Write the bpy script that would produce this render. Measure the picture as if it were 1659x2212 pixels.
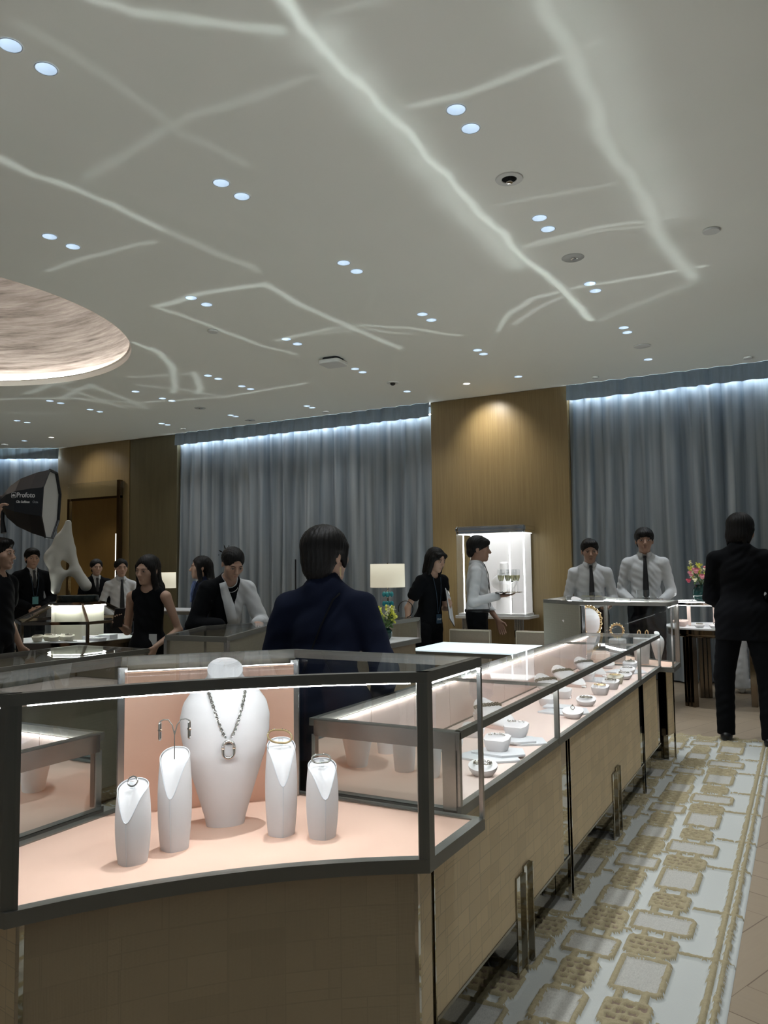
import bpy, math, random
import numpy as np
from mathutils import Vector, Matrix, Euler
random.seed(7); rng=np.random.default_rng(7)
for o in list(bpy.data.objects): bpy.data.objects.remove(o)
SC=bpy.context.scene; COL=SC.collection; R=math.radians; PI=math.pi
# ------------------------------------------------------------ camera
YAW,PITCH,ROLL,FPX=R(28.2),R(4.2),R(-.75),1690.0
fw=Vector((-math.sin(YAW)*math.cos(PITCH),math.cos(YAW)*math.cos(PITCH),math.sin(PITCH)))
rt=Vector((math.cos(YAW),math.sin(YAW),0)); up=rt.cross(fw)
c_,s_=math.cos(ROLL),math.sin(ROLL)
rt2=c_*rt+s_*up; up2=-s_*rt+c_*up
cam=bpy.data.cameras.new('camera'); co=bpy.data.objects.new('camera',cam); COL.objects.link(co)
m3=Matrix((rt2,up2,-fw)).transposed(); co.matrix_world=Matrix.Translation((0,0,1.42))@m3.to_4x4()
cam.sensor_fit='VERTICAL'; cam.sensor_height=36; cam.lens=FPX/2212*36; cam.clip_start=.05; cam.clip_end=100
SC.camera=co
# ------------------------------------------------------------ world, exposure
w=bpy.data.worlds.new('world'); SC.world=w; w.use_nodes=True
w.node_tree.nodes['Background'].inputs[0].default_value=(.62,.70,.78,1); w.node_tree.nodes['Background'].inputs[1].default_value=.12
SC.view_settings.view_transform='Standard'; SC.view_settings.look='None'; SC.view_settings.gamma=1; SC.view_settings.exposure=0.0
try: SC.view_settings.use_curve_mapping=False
except Exception: pass
CEIL=3.8
DOWN_W=46.0      # power of each ceiling downlight spot
CASE_E=120.0      # strength of the display-case light strips
GOBO=1.0         # strength of the added lamp that draws the ceiling streaks
SC.cycles.max_bounces=12; SC.cycles.transparent_max_bounces=24; SC.cycles.glossy_bounces=5; SC.cycles.diffuse_bounces=4
SC.cycles.sample_clamp_indirect=4; SC.cycles.caustics_reflective=False; SC.cycles.caustics_refractive=False
# ------------------------------------------------------------ materials
class N:
    def __init__(s,name):
        s.m=bpy.data.materials.new(name); s.m.use_nodes=True; s.t=s.m.node_tree; s.b=s.t.nodes['Principled BSDF']; s.o=s.t.nodes['Material Output']
    def n(s,typ,**k):
        x=s.t.nodes.new(typ)
        for a,v in k.items(): setattr(x,a,v)
        return x
    def l(s,a,b): s.t.links.new(a,b)
def mat(name,col,rough=.5,metal=0,noise=0,scale=30,bump=0,bscale=200,stretch=None,spec=None,emit=None,sheen=0,trans=0,coat=0):
    N_=N(name); b=N_.b; c=(*col,1)
    b.inputs['Base Color'].default_value=c; b.inputs['Roughness'].default_value=rough; b.inputs['Metallic'].default_value=metal
    if spec is not None: b.inputs['Specular IOR Level'].default_value=spec
    if sheen: b.inputs['Sheen Weight'].default_value=sheen
    if coat: b.inputs['Coat Weight'].default_value=coat
    if trans: b.inputs['Transmission Weight'].default_value=trans
    if emit: b.inputs['Emission Color'].default_value=(*emit[0],1); b.inputs['Emission Strength'].default_value=emit[1]
    tc=N_.n('ShaderNodeTexCoord'); mp=N_.n('ShaderNodeMapping'); N_.l(tc.outputs['Object'],mp.inputs[0])
    if stretch: mp.inputs['Scale'].default_value=stretch
    nz=N_.n('ShaderNodeTexNoise'); nz.inputs['Scale'].default_value=scale; nz.inputs['Detail'].default_value=4; N_.l(mp.outputs[0],nz.inputs[0])
    mx=N_.n('ShaderNodeMix',data_type='RGBA'); mx.inputs['A'].default_value=tuple(x*(1-noise) for x in col)+(1,); mx.inputs['B'].default_value=tuple(min(1,x*(1+noise)) for x in col)+(1,)
    N_.l(nz.outputs['Fac'],mx.inputs['Factor']); N_.l(mx.outputs['Result'],b.inputs['Base Color'])
    if bump:
        n2=N_.n('ShaderNodeTexNoise'); n2.inputs['Scale'].default_value=bscale; N_.l(mp.outputs[0],n2.inputs[0])
        bp=N_.n('ShaderNodeBump'); bp.inputs['Strength'].default_value=bump; bp.inputs['Distance'].default_value=.002; N_.l(n2.outputs['Fac'],bp.inputs['Height']); N_.l(bp.outputs[0],b.inputs['Normal'])
    return N_.m
def emis(name,col,st):
    return mat(name,(.8,.8,.8),.5,emit=(col,st),noise=.01)
def glass_mat(name,tint,rough=0.0,boost=1.0,floor=.0,ar=False):
    N_=N(name); t=N_.n('ShaderNodeBsdfTransparent'); t.inputs[0].default_value=(*tint,1)
    g=N_.n('ShaderNodeBsdfGlossy'); g.inputs['Roughness'].default_value=rough; g.inputs[0].default_value=(.93,.97,1,1)
    ge=N_.n('ShaderNodeNewGeometry'); dp=N_.n('ShaderNodeVectorMath',operation='DOT_PRODUCT'); N_.l(ge.outputs['Normal'],dp.inputs[0]); N_.l(ge.outputs['Incoming'],dp.inputs[1])
    ab=N_.n('ShaderNodeMath',operation='ABSOLUTE'); N_.l(dp.outputs['Value'],ab.inputs[0]); iv=N_.n('ShaderNodeMath',operation='SUBTRACT'); iv.inputs[0].default_value=1; N_.l(ab.outputs[0],iv.inputs[1])
    pw=N_.n('ShaderNodeMath',operation='POWER'); N_.l(iv.outputs[0],pw.inputs[0]); pw.inputs[1].default_value=5; f=N_.n('ShaderNodeMath',operation='MULTIPLY_ADD'); N_.l(pw.outputs[0],f.inputs[0]); f.inputs[1].default_value=.42 if ar else .96; f.inputs[2].default_value=.012 if ar else .04
    mm=N_.n('ShaderNodeMath',operation='MULTIPLY_ADD'); mm.inputs[1].default_value=boost; mm.inputs[2].default_value=floor; mm.use_clamp=True
    mx=N_.n('ShaderNodeMixShader'); N_.l(f.outputs[0],mm.inputs[0]); N_.l(mm.outputs[0],mx.inputs[0]); N_.l(t.outputs[0],mx.inputs[1]); N_.l(g.outputs[0],mx.inputs[2]); N_.l(mx.outputs[0],N_.o.inputs[0])
    return N_.m
M={}
M['ceiling']=mat('ceiling_paint',(.82,.805,.74),.6,noise=.015,scale=1.2)
M['downlight']=mat('downlight_reflector',(.80,.87,.95),.35,emit=((.62,.80,1),.42),noise=.01)
M['dl_lamp']=emis('downlight_lamp',(.75,.88,1),1.6)
M['dl_dark']=mat('downlight_baffle',(.03,.03,.05),.3)
M['trimmetal']=mat('dark_bronze_metal',(.215,.21,.19),.42,.55,noise=.12,scale=8)
M['steel']=mat('brushed_steel',(.42,.42,.41),.26,1,noise=.06,scale=40,stretch=(1,1,20))
M['bronze']=mat('polished_bronze',(.20,.16,.12),.10,1,noise=.05)
M['mirror_dark']=mat('smoked_mirror',(.40,.37,.31),.03,1,noise=.02)
M['mirror_blue']=mat('cool_tinted_mirror',(.90,.97,1.0),.02,1,noise=.01)
M['mirror']=mat('mirror_glass',(.80,.80,.76),.02,1,noise=.01)
M['chrome']=mat('chrome',(.75,.74,.72),.08,1,noise=.02)
M['gold']=mat('gold',(.95,.74,.42),.30,1,noise=.05)
M['rosegold']=mat('rose_gold',(.80,.56,.42),.15,1,noise=.05)
M['dark_silver']=mat('antique_silver',(.30,.275,.22),.28,1,noise=.3,scale=300)
M['silver']=mat('silver',(.74,.72,.68),.24,1,noise=.1,scale=300)
M['glass']=glass_mat('case_glass',(.965,.975,.972),ar=True)
M['glass_top']=glass_mat('case_top_glass',(.93,.945,.945),0,1.0,.0,ar=True)
M['clear']=glass_mat('drinking_glass',(.96,.97,.97),0,1.6,.03)
M['acrylic']=glass_mat('clear_acrylic',(.93,.95,.96),.02,1.5,.05)
M['led']=emis('case_led_strip',(.93,.97,1),CASE_E)
M['led_counter']=emis('counter_led_strip',(.95,.98,1),CASE_E*.62)
M['led_faint']=emis('faint_led_strip',(1,.95,.92),CASE_E*.07)
M['led_soft']=emis('soft_led_strip',(1,.96,.93),CASE_E*.22)
M['peach']=mat('peach_leather',(.93,.625,.49),.6,noise=.03,scale=25,bump=.15,bscale=900)
M['peachback']=mat('peach_back_panel',(.93,.60,.45),.6,noise=.02,scale=25,bump=.1,bscale=900)
M['pale_peach']=mat('pale_pink_leather',(.90,.72,.65),.6,noise=.02,scale=20)
M['white_velvet']=mat('white_display_leather',(.93,.895,.895),.65,noise=.015,scale=60,bump=.1,bscale=1200)
M['white_plate']=mat('white_lacquer_plate',(.82,.83,.86),.4,noise=.02)
M['cream_display']=mat('cream_display_leather',(.80,.76,.62),.6,noise=.02)
M['velvet_pink']=mat('blush_display_leather',(.84,.66,.60),.6,noise=.02)
M['parquet']=None
M['black']=mat('black_wool_cloth',(.0035,.004,.0055),.9,noise=.2,scale=200,spec=.15)
M['navy']=mat('navy_wool_cloth',(.005,.008,.022),.9,noise=.2,scale=200,spec=.15)
M['white_cloth']=mat('white_shirt_cotton',(.62,.64,.66),.85,noise=.03,scale=60,bump=.3,bscale=60)
M['black_shoe']=mat('black_shoe_leather',(.008,.008,.01),.35)
M['white_shoe']=mat('white_shoe_leather',(.6,.6,.58),.5)
M['skin']=mat('skin',(.46,.29,.21),.55,noise=.05,scale=30)
M['skin_dark']=mat('skin_tan',(.34,.20,.14),.55,noise=.05,scale=30)
M['hair']=mat('black_hair',(.004,.0032,.003),.55,noise=.5,scale=120,stretch=(1,1,.08),bump=.6,bscale=160,spec=.25)
M['eye']=mat('eye_dark',(.02,.015,.012),.2)
M['eyewhite']=mat('eye_white',(.55,.52,.5),.3)
M['brow']=mat('eyebrow_hair',(.02,.014,.01),.8)
M['lip']=mat('lip_rose',(.30,.12,.10),.5)
M['tie']=mat('black_silk_tie',(.006,.006,.008),.5)
M['marble']=mat('white_marble',(.78,.79,.80),.2,noise=.08,scale=2.5,stretch=(1,6,1))
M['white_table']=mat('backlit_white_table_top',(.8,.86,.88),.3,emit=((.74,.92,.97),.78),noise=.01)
M['softwhite']=mat('softbox_diffuser_cloth',(.60,.60,.59),.8,noise=.02)
M['softblack']=mat('softbox_black_nylon',(.010,.012,.016),.45,noise=.1)
M['print_white']=mat('white_print',(.72,.72,.72),.6)
M['print_grey']=mat('grey_print',(.22,.23,.25),.6)
M['teal']=mat('teal_badge_card',(.10,.30,.33),.5)
M['badge_navy']=mat('navy_badge_card',(.03,.06,.10),.5)
M['marble_sculpt']=mat('carved_cream_marble',(.66,.65,.60),.35,noise=.10,scale=6)
M['black_stone']=mat('black_green_stone',(.015,.025,.025),.2,noise=.5,scale=40)
M['shade']=mat('cream_linen_lampshade',(.80,.76,.62),.8,emit=((.95,.88,.68),.42),noise=.03,scale=80)
M['turq']=mat('turquoise_stone',(.03,.28,.34),.25,noise=.3)
M['teal_vase']=mat('dark_teal_glazed_vase',(.003,.03,.028),.15,noise=.5,scale=25)
M['petal_pink']=mat('pink_rose_petal',(.78,.30,.36),.7,noise=.2,scale=30)
M['petal_red']=mat('deep_rose_petal',(.55,.07,.12),.7,noise=.2,scale=30)
M['petal_yellow']=mat('yellow_green_petal',(.72,.74,.12),.7,noise=.2,scale=30)
M['petal_cream']=mat('cream_petal',(.85,.82,.55),.7,noise=.1,scale=30)
M['leafstem']=mat('green_stem',(.08,.16,.04),.6)
M['champagne']=mat('champagne_wine',(.80,.74,.42),.1,noise=.02)
M['scarf']=mat('blue_white_scarf_silk',(.12,.18,.38),.6,noise=1.0,scale=22)
M['chairfab']=mat('beige_woven_chair_fabric',(.42,.37,.30),.85,noise=.12,scale=60)
M['paper']=mat('white_paper',(.6,.62,.64),.6)
M['phone']=mat('phone_black_glass',(.02,.02,.025),.15)
M['grey_curve']=mat('grey_leather',(.25,.25,.25),.6)
M['plastic']=mat('off_white_plastic',(.62,.61,.58),.5)
M['darkgap']=mat('dark_recess',(.02,.02,.02),.8)
def wood(name,c1,c2,rough=.45,grain=14):
    N_=N(name); tc=N_.n('ShaderNodeTexCoord'); mp=N_.n('ShaderNodeMapping'); mp.inputs['Scale'].default_value=(grain,grain,.35); N_.l(tc.outputs['Object'],mp.inputs[0])
    a=N_.n('ShaderNodeTexNoise'); a.inputs['Scale'].default_value=3; a.inputs['Detail'].default_value=9; a.inputs['Roughness'].default_value=.75; N_.l(mp.outputs[0],a.inputs[0])
    r=N_.n('ShaderNodeValToRGB'); r.color_ramp.elements[0].position=.35; r.color_ramp.elements[1].position=.68
    r.color_ramp.elements[0].color=(*c1,1); r.color_ramp.elements[1].color=(*c2,1); N_.l(a.outputs['Fac'],r.inputs[0]); N_.l(r.outputs[0],N_.b.inputs['Base Color'])
    N_.b.inputs['Roughness'].default_value=rough
    bp=N_.n('ShaderNodeBump'); bp.inputs['Strength'].default_value=.25; bp.inputs['Distance'].default_value=.003; N_.l(a.outputs['Fac'],bp.inputs['Height']); N_.l(bp.outputs[0],N_.b.inputs['Normal'])
    return N_.m
M['wood']=wood('golden_veneer',(.25,.175,.078),(.33,.24,.112),.36)
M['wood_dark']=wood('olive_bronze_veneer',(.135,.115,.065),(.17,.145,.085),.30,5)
def parquet():
    # herringbone oak: two families of planks alternate in a stepped lattice, worked out with maths nodes
    N_=N('oak_herringbone_parquet'); tc=N_.n('ShaderNodeTexCoord'); mp=N_.n('ShaderNodeMapping'); mp.inputs['Rotation'].default_value=(0,0,R(22)); mp.inputs['Scale'].default_value=(5.2,5.2,5.2); N_.l(tc.outputs['Object'],mp.inputs[0])
    sp=N_.n('ShaderNodeSeparateXYZ'); N_.l(mp.outputs[0],sp.inputs[0])
    def m(op,a,b=None,c=None):
        x=N_.n('ShaderNodeMath',operation=op)
        for i,v in enumerate((a,b,c)):
            if v is None: continue
            if isinstance(v,(int,float)): x.inputs[i].default_value=v
            else: N_.l(v,x.inputs[i])
        return x.outputs[0]
    X,Y=sp.outputs[0],sp.outputs[1]; n=5.0
    fx,fy=m('FLOOR',X),m('FLOOR',Y)
    d=m('FLOORED_MODULO',m('SUBTRACT',fx,fy),2*n)
    horiz=m('LESS_THAN',d,n)
    # plank ids
    idh=m('ADD',m('MULTIPLY',fy,13.7),m('MULTIPLY',m('SUBTRACT',fx,d),3.1))
    d2=m('SUBTRACT',2*n-1,d)
    idv=m('ADD',m('MULTIPLY',fx,17.3),m('MULTIPLY',m('SUBTRACT',fy,d2),5.9))
    mixid=N_.n('ShaderNodeMix'); N_.l(horiz,mixid.inputs[0]); N_.l(idv,mixid.inputs[2]); N_.l(idh,mixid.inputs[3])
    wn=N_.n('ShaderNodeTexWhiteNoise',noise_dimensions='1D'); N_.l(mixid.outputs[0],wn.inputs['W'])
    gx,gy=m('FRACT',X),m('FRACT',Y)
    # grain along plank direction
    cb=N_.n('ShaderNodeCombineXYZ'); 
    sx=N_.n('ShaderNodeMix'); N_.l(horiz,sx.inputs[0]); N_.l(m('MULTIPLY',X,6.0),sx.inputs[2]); N_.l(m('MULTIPLY',X,.6),sx.inputs[3])
    sy=N_.n('ShaderNodeMix'); N_.l(horiz,sy.inputs[0]); N_.l(m('MULTIPLY',Y,.6),sy.inputs[2]); N_.l(m('MULTIPLY',Y,6.0),sy.inputs[3])
    N_.l(sx.outputs[0],cb.inputs[0]); N_.l(sy.outputs[0],cb.inputs[1]); N_.l(mixid.outputs[0],cb.inputs[2])
    nz=N_.n('ShaderNodeTexNoise'); nz.inputs['Scale'].default_value=2.2; nz.inputs['Detail'].default_value=6; N_.l(cb.outputs[0],nz.inputs[0])
    f=m('ADD',m('MULTIPLY',wn.outputs[0],.55),m('MULTIPLY',nz.outputs['Fac'],.45))
    r=N_.n('ShaderNodeValToRGB'); r.color_ramp.elements[0].color=(.34,.265,.185,1); r.color_ramp.elements[1].color=(.43,.345,.25,1); N_.l(f,r.inputs[0]); 
    # joints
    eh=m('MINIMUM',gy,m('SUBTRACT',1.0,gy)); ev=m('MINIMUM',gx,m('SUBTRACT',1.0,gx))
    e=N_.n('ShaderNodeMix'); N_.l(horiz,e.inputs[0]); N_.l(ev,e.inputs[2]); N_.l(eh,e.inputs[3])
    j=m('GREATER_THAN',e.outputs[0],.012)
    mm=N_.n('ShaderNodeMix',data_type='RGBA'); N_.l(j,mm.inputs['Factor']); mm.inputs['A'].default_value=(.17,.12,.08,1); N_.l(r.outputs[0],mm.inputs['B']); N_.l(mm.outputs['Result'],N_.b.inputs['Base Color'])
    N_.b.inputs['Roughness'].default_value=.38
    return N_.m
M['parquet']=parquet()
def grasscloth(name,base,block=(1,1),sc=1.0,cont=.10,seam=.80,weave=.18):
    # woven straw panel: staggered blocks of two weave directions with thin raised seams
    N_=N(name); tc=N_.n('ShaderNodeTexCoord'); 
    mp=N_.n('ShaderNodeMapping'); mp.inputs['Scale'].default_value=(sc,sc,sc); N_.l(tc.outputs['UV'],mp.inputs[0])
    def brick(w_,h_,off,fr,mort):
        b=N_.n('ShaderNodeTexBrick'); b.inputs['Scale'].default_value=1; b.inputs['Brick Width'].default_value=w_; b.inputs['Row Height'].default_value=h_; b.inputs['Mortar Size'].default_value=mort; b.inputs['Mortar Smooth'].default_value=.6
        b.offset=off; b.offset_frequency=fr; b.squash=.62; b.squash_frequency=3
        b.inputs['Color1'].default_value=(0,0,0,1); b.inputs['Color2'].default_value=(1,1,1,1); b.inputs['Mortar'].default_value=(.5,.5,.5,1); N_.l(mp.outputs[0],b.inputs[0]); return b
    b1=brick(.125,.040,.37,2,.0013)
    rot=N_.n('ShaderNodeMapping'); rot.inputs['Rotation'].default_value=(0,0,PI/2); N_.l(mp.outputs[0],rot.inputs[0])
    b2=brick(.150,.070,.43,2,.0012); N_.l(rot.outputs[0],b2.inputs[0])
    mx=N_.n('ShaderNodeMix',data_type='RGBA'); mx.inputs['Factor'].default_value=.5; N_.l(b1.outputs['Color'],mx.inputs['A']); N_.l(b2.outputs['Color'],mx.inputs['B'])
    wv=N_.n('ShaderNodeTexWave'); wv.inputs['Scale'].default_value=190; wv.inputs['Distortion'].default_value=1.2; N_.l(mp.outputs[0],wv.inputs[0])
    wv2=N_.n('ShaderNodeTexWave',bands_direction='Y'); wv2.inputs['Scale'].default_value=190; wv2.inputs['Distortion'].default_value=1.2; N_.l(mp.outputs[0],wv2.inputs[0])
    sel=N_.n('ShaderNodeMix'); bw=N_.n('ShaderNodeRGBToBW'); N_.l(mx.outputs['Result'],bw.inputs[0]); N_.l(bw.outputs[0],sel.inputs[0]); N_.l(wv.outputs['Fac'],sel.inputs[2]); N_.l(wv2.outputs['Fac'],sel.inputs[3])
    r=N_.n('ShaderNodeMix',data_type='RGBA'); r.inputs['A'].default_value=tuple(c*(1-cont) for c in base)+(1,); r.inputs['B'].default_value=tuple(c*(1+cont) for c in base)+(1,)
    N_.l(bw.outputs[0],r.inputs['Factor'])
    mo=N_.n('ShaderNodeMath',operation='MAXIMUM'); N_.l(b1.outputs['Fac'],mo.inputs[0]); N_.l(b2.outputs['Fac'],mo.inputs[1])
    r2=N_.n('ShaderNodeMix',data_type='RGBA'); N_.l(mo.outputs[0],r2.inputs['Factor']); N_.l(r.outputs['Result'],r2.inputs['A']); r2.inputs['B'].default_value=tuple(c*seam for c in base)+(1,)
    N_.l(r2.outputs['Result'],N_.b.inputs['Base Color']); N_.b.inputs['Roughness'].default_value=.6
    h=N_.n('ShaderNodeMath',operation='MULTIPLY_ADD'); N_.l(sel.outputs[0],h.inputs[0]); h.inputs[1].default_value=weave
    N_.l(bw.outputs[0],h.inputs[2])
    bp=N_.n('ShaderNodeBump'); bp.inputs['Strength'].default_value=.30; bp.inputs['Distance'].default_value=.0012; N_.l(h.outputs[0],bp.inputs['Height']); N_.l(bp.outputs[0],N_.b.inputs['Normal'])
    return N_.m
M['grass']=grasscloth('woven_straw_panel',(.76,.60,.38),sc=.78)
M['grass_fine']=grasscloth('fine_woven_straw_panel',(.50,.41,.28),sc=.55,cont=.09,seam=.93,weave=.6)
M['grass_grey']=grasscloth('grey_woven_panel',(.30,.28,.22),sc=2.2,cont=.03)
def curtain_mat():
    N_=N('sheer_blue_grey_voile'); d=N_.n('ShaderNodeBsdfDiffuse'); d.inputs[0].default_value=(.42,.49,.56,1)
    t=N_.n('ShaderNodeBsdfTranslucent'); t.inputs[0].default_value=(.30,.38,.47,1); mx=N_.n('ShaderNodeMixShader'); mx.inputs[0].default_value=.35
    N_.l(d.outputs[0],mx.inputs[1]); N_.l(t.outputs[0],mx.inputs[2]); N_.l(mx.outputs[0],N_.o.inputs[0])
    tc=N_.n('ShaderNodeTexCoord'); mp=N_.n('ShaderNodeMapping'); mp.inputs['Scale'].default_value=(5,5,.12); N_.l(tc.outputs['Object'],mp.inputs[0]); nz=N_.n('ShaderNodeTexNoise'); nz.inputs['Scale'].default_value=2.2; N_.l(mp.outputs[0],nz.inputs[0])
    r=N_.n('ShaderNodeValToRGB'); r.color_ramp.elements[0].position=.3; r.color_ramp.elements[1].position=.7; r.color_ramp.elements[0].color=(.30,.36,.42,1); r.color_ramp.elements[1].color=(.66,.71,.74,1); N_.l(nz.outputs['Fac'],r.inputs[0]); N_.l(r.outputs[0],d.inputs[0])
    return N_.m
M['curtain']=curtain_mat()
M['pelmet']=mat('pelmet_voile',(.40,.52,.66),.9,noise=.2,scale=4,stretch=(6,6,.1))
M['curtain_led']=emis('curtain_light_strip',(.80,.92,1),30.0)
# carpet yarns
M['rug_cream']=mat('cream_wool_yarn',(.60,.62,.60),.95,noise=.05,scale=400,bump=.4,bscale=700)
M['rug_gold']=mat('gold_pile_yarn',(.44,.375,.235),.95,noise=.30,scale=350,bump=.7,bscale=500)
M['rug_grey']=mat('mottled_grey_yarn',(.54,.53,.49),.95,noise=.22,scale=260,bump=.8,bscale=400,stretch=(1,.35,1))
M['rug_pink_shade']=mat('shaded_pink_yarn',(.36,.28,.22),.95,noise=.08,scale=260,bump=.3,bscale=400)  # pinkish ground, colour darkened to give the lattice slots their shadow
# ------------------------------------------------------------ mesh helpers
class G:
    def __init__(s): s.v=[]; s.f=[]; s.uv=[]; s.mi=[]
    def add(s,vs,fs,T=None,uv=None,mi=0):
        o=len(s.v)
        if T is not None: vs=[T@Vector(v) for v in vs]
        s.v+= [tuple(v) for v in vs]; s.f+=[tuple(i+o for i in f) for f in fs]; s.uv+= uv if uv else [None]*len(fs); s.mi+=[mi]*len(fs); return s
    def box(s,lo,hi,T=None,mi=0):
        x0,y0,z0=lo; x1,y1,z1=hi
        vs=[(x0,y0,z0),(x1,y0,z0),(x1,y1,z0),(x0,y1,z0),(x0,y0,z1),(x1,y0,z1),(x1,y1,z1),(x0,y1,z1)]
        return s.add(vs,[(0,3,2,1),(4,5,6,7),(0,1,5,4),(1,2,6,5),(2,3,7,6),(3,0,4,7)],T,mi=mi)
    def bar(s,a,b,w,h,upv=(0,0,1)):
        a=Vector(a); b=Vector(b); d=(b-a); L=d.length; d.normalize(); u=Vector(upv); r=d.cross(u)
        if r.length<1e-4: u=Vector((1,0,0)); r=d.cross(u)
        r.normalize(); u=r.cross(d)
        vs=[]
        for p in (a,b):
            for sx,sz in ((-1,-1),(1,-1),(1,1),(-1,1)): vs.append(p+r*sx*w/2+u*sz*h/2)
        return s.add(vs,[(0,1,2,3),(7,6,5,4),(0,4,5,1),(1,5,6,2),(2,6,7,3),(3,7,4,0)])
    def prism(s,poly,z0,z1,T=None,mi=0):
        n=len(poly); vs=[(x,y,z0) for x,y in poly]+[(x,y,z1) for x,y in poly]
        fs=[tuple(range(n-1,-1,-1)),tuple(range(n,2*n))]+[(i,(i+1)%n,(i+1)%n+n,i+n) for i in range(n)]
        return s.add(vs,fs,T,mi=mi)
    def tube(s,pts,r,n=8,closed=False,T=None,flat=1.0,mi=0):
        pts=[Vector(p) for p in pts]; m=len(pts); rs=r if hasattr(r,'__len__') else [r]*m; vs=[]; up0=None
        for i,p in enumerate(pts):
            if closed: t=pts[(i+1)%m]-pts[i-1]
            else: t=pts[min(i+1,m-1)]-pts[max(i-1,0)]
            t.normalize()
            if up0 is None:
                up0=Vector((0,0,1)) if abs(t.z)<.9 else Vector((1,0,0))
            x=t.cross(up0); 
            if x.length<1e-5: x=Vector((1,0,0))
            x.normalize(); y=x.cross(t).normalized(); up0=y
            for k in range(n):
                a=2*PI*k/n; vs.append(p+x*math.cos(a)*rs[i]+y*math.sin(a)*rs[i]*flat)
        fs=[]
        for i in range(m if closed else m-1):
            j=(i+1)%m
            for k in range(n): fs.append((i*n+k,i*n+(k+1)%n,j*n+(k+1)%n,j*n+k))
        if not closed: fs+= [tuple(range(n-1,-1,-1)),tuple(range((m-1)*n,m*n))]
        return s.add(vs,fs,T,mi=mi)
    def lathe(s,prof,n=32,T=None,sx=1,sy=1,cap=True,mi=0):
        vs=[];fs=[]
        for r_,z in prof:
            for k in range(n): a=2*PI*k/n; vs.append((r_*math.cos(a)*sx,r_*math.sin(a)*sy,z))
        for i in range(len(prof)-1):
            for k in range(n): fs.append((i*n+k,i*n+(k+1)%n,(i+1)*n+(k+1)%n,(i+1)*n+k))
        if cap: fs+= [tuple(range(n-1,-1,-1)),tuple(range((len(prof)-1)*n,len(prof)*n))]
        return s.add(vs,fs,T,mi=mi)
    def ell(s,c,r,T=None,n=12,mi=0):
        prof=[]; m=n//2+2
        for i in range(m+1): a=-PI/2+PI*i/m; prof.append((max(1e-4,math.cos(a)),math.sin(a)))
        T2=Matrix.Translation(c)@Matrix.Diagonal((*r,1))
        return s.lathe(prof,n,(T@T2) if T is not None else T2,cap=False,mi=mi)
    def quad(s,a,b,c,d,uv=None): return s.add([a,b,c,d],[(0,1,2,3)],uv=[uv] if uv else None)
    def build(s,name,m,parent=None,smooth=False,loc=None,ang=40,boxuv=False,bevel=0):
        me=bpy.data.meshes.new(name); me.from_pydata(s.v,[],s.f); me.update()
        ms=m if isinstance(m,(list,tuple)) else [m]
        for q in ms: me.materials.append(q)
        if len(ms)>1: me.polygons.foreach_set('material_index',s.mi)
        if boxuv:
            ul=me.uv_layers.new(name='uv')
            for p in me.polygons:
                n=p.normal
                for li in p.loop_indices:
                    v=me.vertices[me.loops[li].vertex_index].co
                    if abs(n.z)>.7: uv=(v.x,v.y)
                    else:
                        t=Vector((-n.y,n.x)).normalized() if (n.x or n.y) else Vector((1,0)); uv=(v.x*t.x+v.y*t.y,v.z)
                    ul.data[li].uv=uv
        if smooth:
            me.polygons.foreach_set('use_smooth',[True]*len(me.polygons))
            if ang<180: me.set_sharp_from_angle(angle=R(ang))
        o=bpy.data.objects.new(name,me); COL.objects.link(o)
        if parent: o.parent=parent
        if loc: o.location=loc
        if bevel:
            b=o.modifiers.new('bevel','BEVEL'); b.width=bevel; b.segments=2; b.limit_method='ANGLE'
        return o
def tag(o,label=None,cat=None,group=None,kind=None):
    if label: o['label']=label
    if cat: o['category']=cat
    if group: o['group']=group
    if kind: o['kind']=kind
    return o
def empty(name,loc,rz=0,label=None,cat=None,group=None):
    o=bpy.data.objects.new(name,None); COL.objects.link(o); o.location=loc; o.rotation_euler=(0,0,rz); o.empty_display_size=.1
    return tag(o,label,cat,group)
def copy_tree(o,parent=None):
    c=o.copy(); COL.objects.link(c); c.parent=parent
    for ch in [x for x in COL.objects if x.parent==o]: copy_tree(ch,c)
    return c
def struct(o): o['kind']='structure'; return o
def strect(w_,h_,r_,n=8):  # stadium / rounded rect outline
    pts=[]
    for cx,cy,a0 in ((w_/2-r_,h_/2-r_,0),(-w_/2+r_,h_/2-r_,90),(-w_/2+r_,-h_/2+r_,180),(w_/2-r_,-h_/2+r_,270)):
        for i in range(n+1): a=R(a0+90*i/n); pts.append((cx+r_*math.cos(a),cy+r_*math.sin(a)))
    return pts
def spot(name,loc,power,size=70,blend=.6,col=(1,1,1),rad=.03,rot=(0,0,0),parent=None):
    l=bpy.data.lights.new(name,'SPOT'); l.energy=power; l.spot_size=R(size); l.spot_blend=blend; l.color=col; l.shadow_soft_size=rad
    o=bpy.data.objects.new(name,l); COL.objects.link(o); o.location=loc; o.rotation_euler=rot
    if parent: o.parent=parent
    return o
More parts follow.
